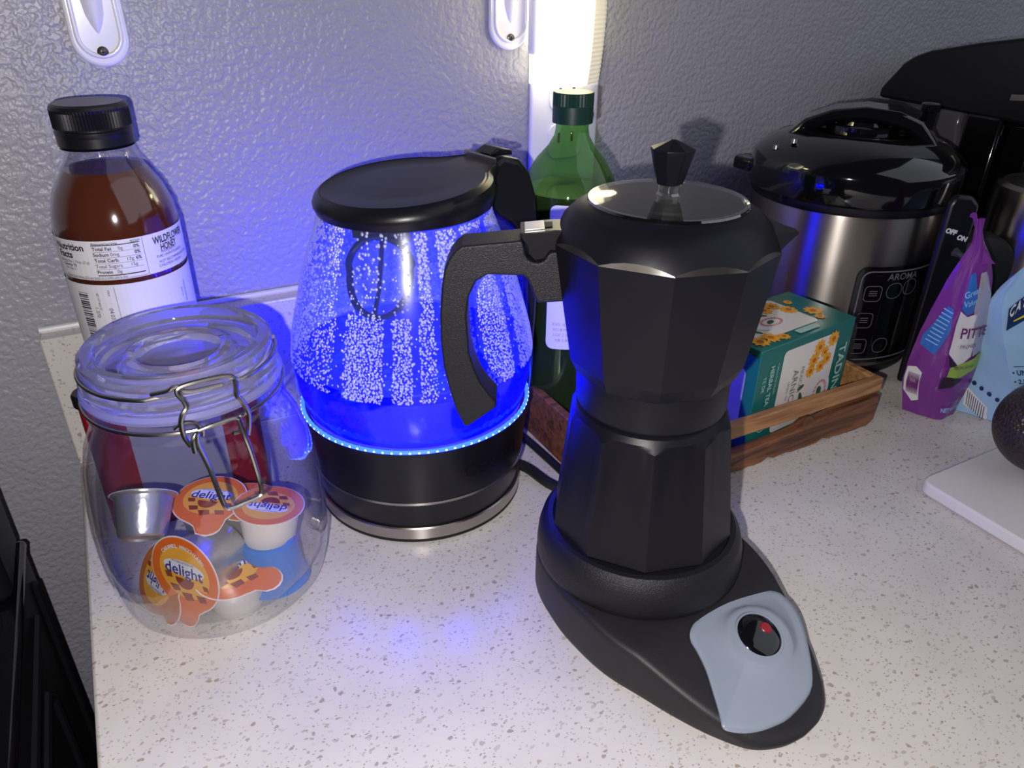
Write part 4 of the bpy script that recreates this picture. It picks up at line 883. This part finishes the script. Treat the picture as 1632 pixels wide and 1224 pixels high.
put(b, 'Great', .0075, fmap(1.22, 28, .0016), (0, .1130), .3, bold=.02); put(b, 'Value', .0070, fmap(1.24, 28, .0016), (0, .1050), .2, bold=.02)
for i in range(9): patch(b, [(.20 + .02 * i, .0690 + .0035 * i), (.60 + .02 * i, .0665 + .0035 * i), (.60 + .02 * i, .0675 + .0035 * i), (.20 + .02 * i, .0700 + .0035 * i)], g2, .01)
b.build('white_print', 'sky_print', pp, smooth=0, flip_check=False)
b = MB()
strip = [(.0150, .166, .0035), (.0165, .1695, .003), (.0185, .1712, .002), (.0205, .1705, .0008)]
b.loft([[Vector((*(LEFT * (u_) + FH * o_).xy, z_)) + Vector((0, 0, dz2)) for o_, dz2 in ((-.0005, -w_), (.0005, -w_), (.0005, w_), (-.0005, w_))] for u_, z_, w_ in strip])
b.add([Vector((*(LEFT * .0050 - FH * .004).xy, .146)), Vector((*(LEFT * -.0055 - FH * .006).xy, .1362)), Vector((*(LEFT * .0035 - FH * .004).xy, .1358))], [(0, 1, 2)]); b.build('torn_strip', 'purple', pp, flip_check=False)

lv2 = [(0, .0212, -.0085, -.11, -.010, .040), (.04, .0235, .0028, -.11, -.014, .045), (.075, .0275, .0190, -.11, -.012, .035), (.100, .0300, .0262, -.11, -.006, .022), (.1134, .0270, .0249, -.11, -.003, .012), (.131, .0165, .0155, -.11, -.001, .006), (.150, .0, -.001, -.11, 0, .002)]
bp_, pt2 = build_pouch('blue_pouch', (.670, -.270), lv2, [.0005 + .1495 * i / 36 for i in range(37)], 'pale blue stand-up pouch at the right edge behind the avocado', 'pouch', 'pale_blue')
h1 = lambda s, z: pt2(s, z, .0008); h2 = lambda s, z: pt2(s, z, .0014)
b = MB(); patch(b, [(1.02, .0850), (1.035, .1020), (1.12, .1150), (1.30, .1290), (1.60, .1350), (1.60, .110), (1.30, .102), (1.12, .093)], h1, .03); nv = b.build('navy_banner', 'navy', bp_, smooth=0, flip_check=False)
b = MB()
for i, ch in enumerate('CATRK'): put(b, ch, .0112, lambda x, z: pt2(1.052 + i * .028 + x * 3.2, z + x * .5, .0018), (0, .1005 + i * .0036), 0, bold=.03)
b.build('lettering', 'white_paper', nv, smooth=0, flip_check=False)
b = MB(); patch(b, [(1.06, .0925), (1.06, .0935), (1.16, .101), (1.30, .106), (1.30, .1045), (1.16, .0995)], h2, .05); b.build('swoosh', 'yellow_print', nv, smooth=0, flip_check=False)
b = MB()
for i, s in enumerate(('• UNFL', '• 2.5g', '• EASY')): put(b, s, .0058, lambda x, z: pt2(1.012 + x * 8.2, z, .0014), (0, .0510 - i * .0075), bold=.03, align=-1)
patch(b, [(1.03, .0560), (1.5, .0570), (1.5, .0576), (1.03, .0566)], h2, .05); patch(b, [(1.03, .0295), (1.5, .0305), (1.5, .0311), (1.03, .0301)], h2, .05); patch(b, [(1.03, .0275), (1.5, .0285), (1.5, .0289), (1.03, .0279)], h2, .05)
for k in range(4): patch(b, disc(.22 + k * .17, .0300 - k * .0026, .050, .0022, 10), h2, .05)
for i in range(9): patch(b, [(.12 + .045 * i, .009 - i * .0012), (.12 + .045 * i, .0220 - i * .0012), (.135 + .045 * i, .0220 - i * .0012), (.135 + .045 * i, .009 - i * .0012)], lambda s, z: pt2(s, z, .0018), .05)
b.build('small_print', 'navy', bp_, smooth=0, flip_check=False)
b = MB(); patch(b, [(.08, .008), (.08, .0255), (.58, .0120), (.58, -.000)], h1, .05); b.build('barcode_patch', 'white_paper', bp_, smooth=0, flip_check=False)
b = MB(); patch(b, disc(1.10, .0150, .05, .0062, 14), h2, .05); b.build('cookie_print', 'tan_print', bp_, smooth=0, flip_check=False)

# ------------------------------------------------------------------ cutting board and avocado
cb = thing('cutting_board', (.528, -.58, 0), 'white cutting board lying under the avocado', 'cutting board')
b = MB(); pl = rrect(0, 0, .34, .2735, .009, 6); b.prism(pl, .0004, .0100, Matrix()); b.build('board', 'board_white', cb, bevel=.0015, smooth=30)
av_ = thing('avocado', (.6225, -.3400, .0100), 'dark ripe avocado resting on the white cutting board', 'avocado')
b = MB(); ML = Matrix(((-LEFT.x, FH.x, 0, 0), (-LEFT.y, FH.y, 0, 0), (0, 0, 1, .0338), (0, 0, 0, 1)))
rg = []
for k in range(1, 24):
    q = pi * k / 24; x = -.044 * cos(q); rr_ = .0340 * sin(q) * (1 - .13 * (x / .044)); rg.append([ML @ Vector((x, rr_ * cos(2 * pi * i / 40), rr_ * sin(2 * pi * i / 40))) for i in range(40)])
b.loft(rg); b.build('skin', 'avocado', av_, smooth=80)
b = MB(); b.tube([ML @ Vector((.0435, 0, 0)), ML @ Vector((.0475, 0, .001))], [.0030, .0022], 8); b.build('stem', 'wood_dark', av_)

# ------------------------------------------------------------------ wall: outlet, night light, hooks
wp = thing('outlet_plate', (.4180, .018, .216), 'white outlet plate on the wall below the glowing night light', 'outlet')
b = MB(); MW = Matrix(((1, 0, 0, 0), (0, 0, -1, 0), (0, 1, 0, 0), (0, 0, 0, 1)))
b.prism(rrect(-.0330, -.0565, .0330, .0565, .004), 0, .0055, MW); b.build('plate', 'white_plastic', wp, bevel=.002, seg=3, smooth=40)
for zc in (-.0195, .0195):
    b = MB(); b.prism(rrect(-.0165, zc - .0145, .0165, zc + .0145, .008), .0055, .0070, MW); s_ = b.build('socket_face', 'white_plastic', wp, bevel=.0005)
    b = MB()
    for x in (-.0065, .0065): b.box((x - .0012, -.0072, zc - .001), (x + .0012, -.0069, zc + .007))
    b.build('slot', 'screw_slot', s_)
b = MB(); b.lathe([(0, .0010), (.0030, .0008), (.0036, 0)], 16, M4=Matrix.Translation((.0255, -.0056, .0000)) @ Matrix.Rotation(pi / 2, 4, 'X')); b.build('indicator', 'socket_red', wp)
nl = thing('night_light', (.4080, .011, .290), 'glowing plug-in night light with ribbed lens on the wall outlet', 'night light')
def nring(z, f_, k=0):
    # left flank runs back to the wall, front is softly rounded, right flank bulges
    dd = .034 + .007 * sin(pi * f_) ** .7 + k * .0006; wr = .0370 + .0025 * sin(pi * f_) + k * .0005
    prof_ = [(-.0265, 0), (-.0275, -.012), (-.0265, -dd * .75), (-.0230, -dd * .95), (-.0120, -dd * 1.03), (.0, -dd), (.0060, -dd * .93), (.0110, -dd * .80), (wr * .62, -dd * .62), (wr * .85, -dd * .38), (wr * .97, -dd * .18), (wr, 0)]
    return [Vector((x, y, z)) for x, y in prof_]
nz = 65
rings = [nring(-.0455 + .105 * i / (nz - 1), i / (nz - 1), i % 2) for i in range(nz)]
b = MB(); b.loft(rings)
b.I = [1 if (len(f) == 4 and sum(b.V[i].x for i in f) / 4 > .0125) else 0 for f in b.F]
b.build('ribbed_lens', ['night_lens', 'night_side'], nl, smooth=20)
b = MB(); b.box((-.0300, -.0120, -.0245), (-.006, 0, .06)); b.build('plug_body', 'white_plastic', nl, bevel=.004)

def hook(name, loc, wd, label, groove):
    t = thing(name, loc, label, 'wall hook'); h = .09; r_ = wd
    pill = [(r_ * cos(a), r_ + r_ * 1.0 * sin(a)) for a in [pi + pi * i / 20 for i in range(21)]] + [(r_ * .96, h), (-r_ * .96, h)]
    b = MB(); b.prism(pill, 0, .0050, MW); b.build('back_plate', 'white_plastic', t, bevel=.0022, seg=4, smooth=50)
    b = MB(); q = r_ * .74; rim = [(-q * .95, -.0052, h), (-q, -.0052, r_ * 1.6)] + [(q * cos(a), -.0052, r_ * 1.12 + q * sin(a)) for a in [pi + pi * i / 12 for i in range(13)]] + [(q, -.0052, r_ * 1.6), (q * .95, -.0052, h)]
    b.tube(rim, .0014, 8); b.build('raised_rim', 'white_plastic', t, smooth=60)
    b = MB(); b.loft([[Vector((x * s_, -.0045 - y * s2, z)) for x, y in ((-1, 0), (-.55, .8), (0, 1), (.55, .8), (1, 0))] for s_, s2, z in ((.0008, .0005, .0190), (.0035, .0030, .0240), (.0055, .0050, .0300), (.0072, .0075, .0450), (.0080, .0120, h))]); b.build('hook_arm', 'white_plastic', t, smooth=60)
    b = MB(); M5 = Matrix.Translation((0, -.0052, .0088)) @ Matrix.Rotation(pi / 2, 4, 'X'); b.lathe([(0, .0016), (.0020, .0014), (.0031, .0006), (.0033, 0)], 20, M4=M5); s_ = b.build('screw', 'screw', t)
    b = MB(); b.box((-.0015, -.00705, .0084), (.0015, -.0067, .0092)); b.box((-.0004, -.00705, .0073), (.0004, -.0067, .0103)); b.build('cross_slot', 'screw_slot', s_)
hook('wall_hook', (.0795, .018, .2690), .0165, 'white plastic wall hook plate above the honey bottle', 1)
hook('wall_hook', (.3655, .018, .2690), .0175, 'white plastic wall hook plate beside the glowing night light', 1)
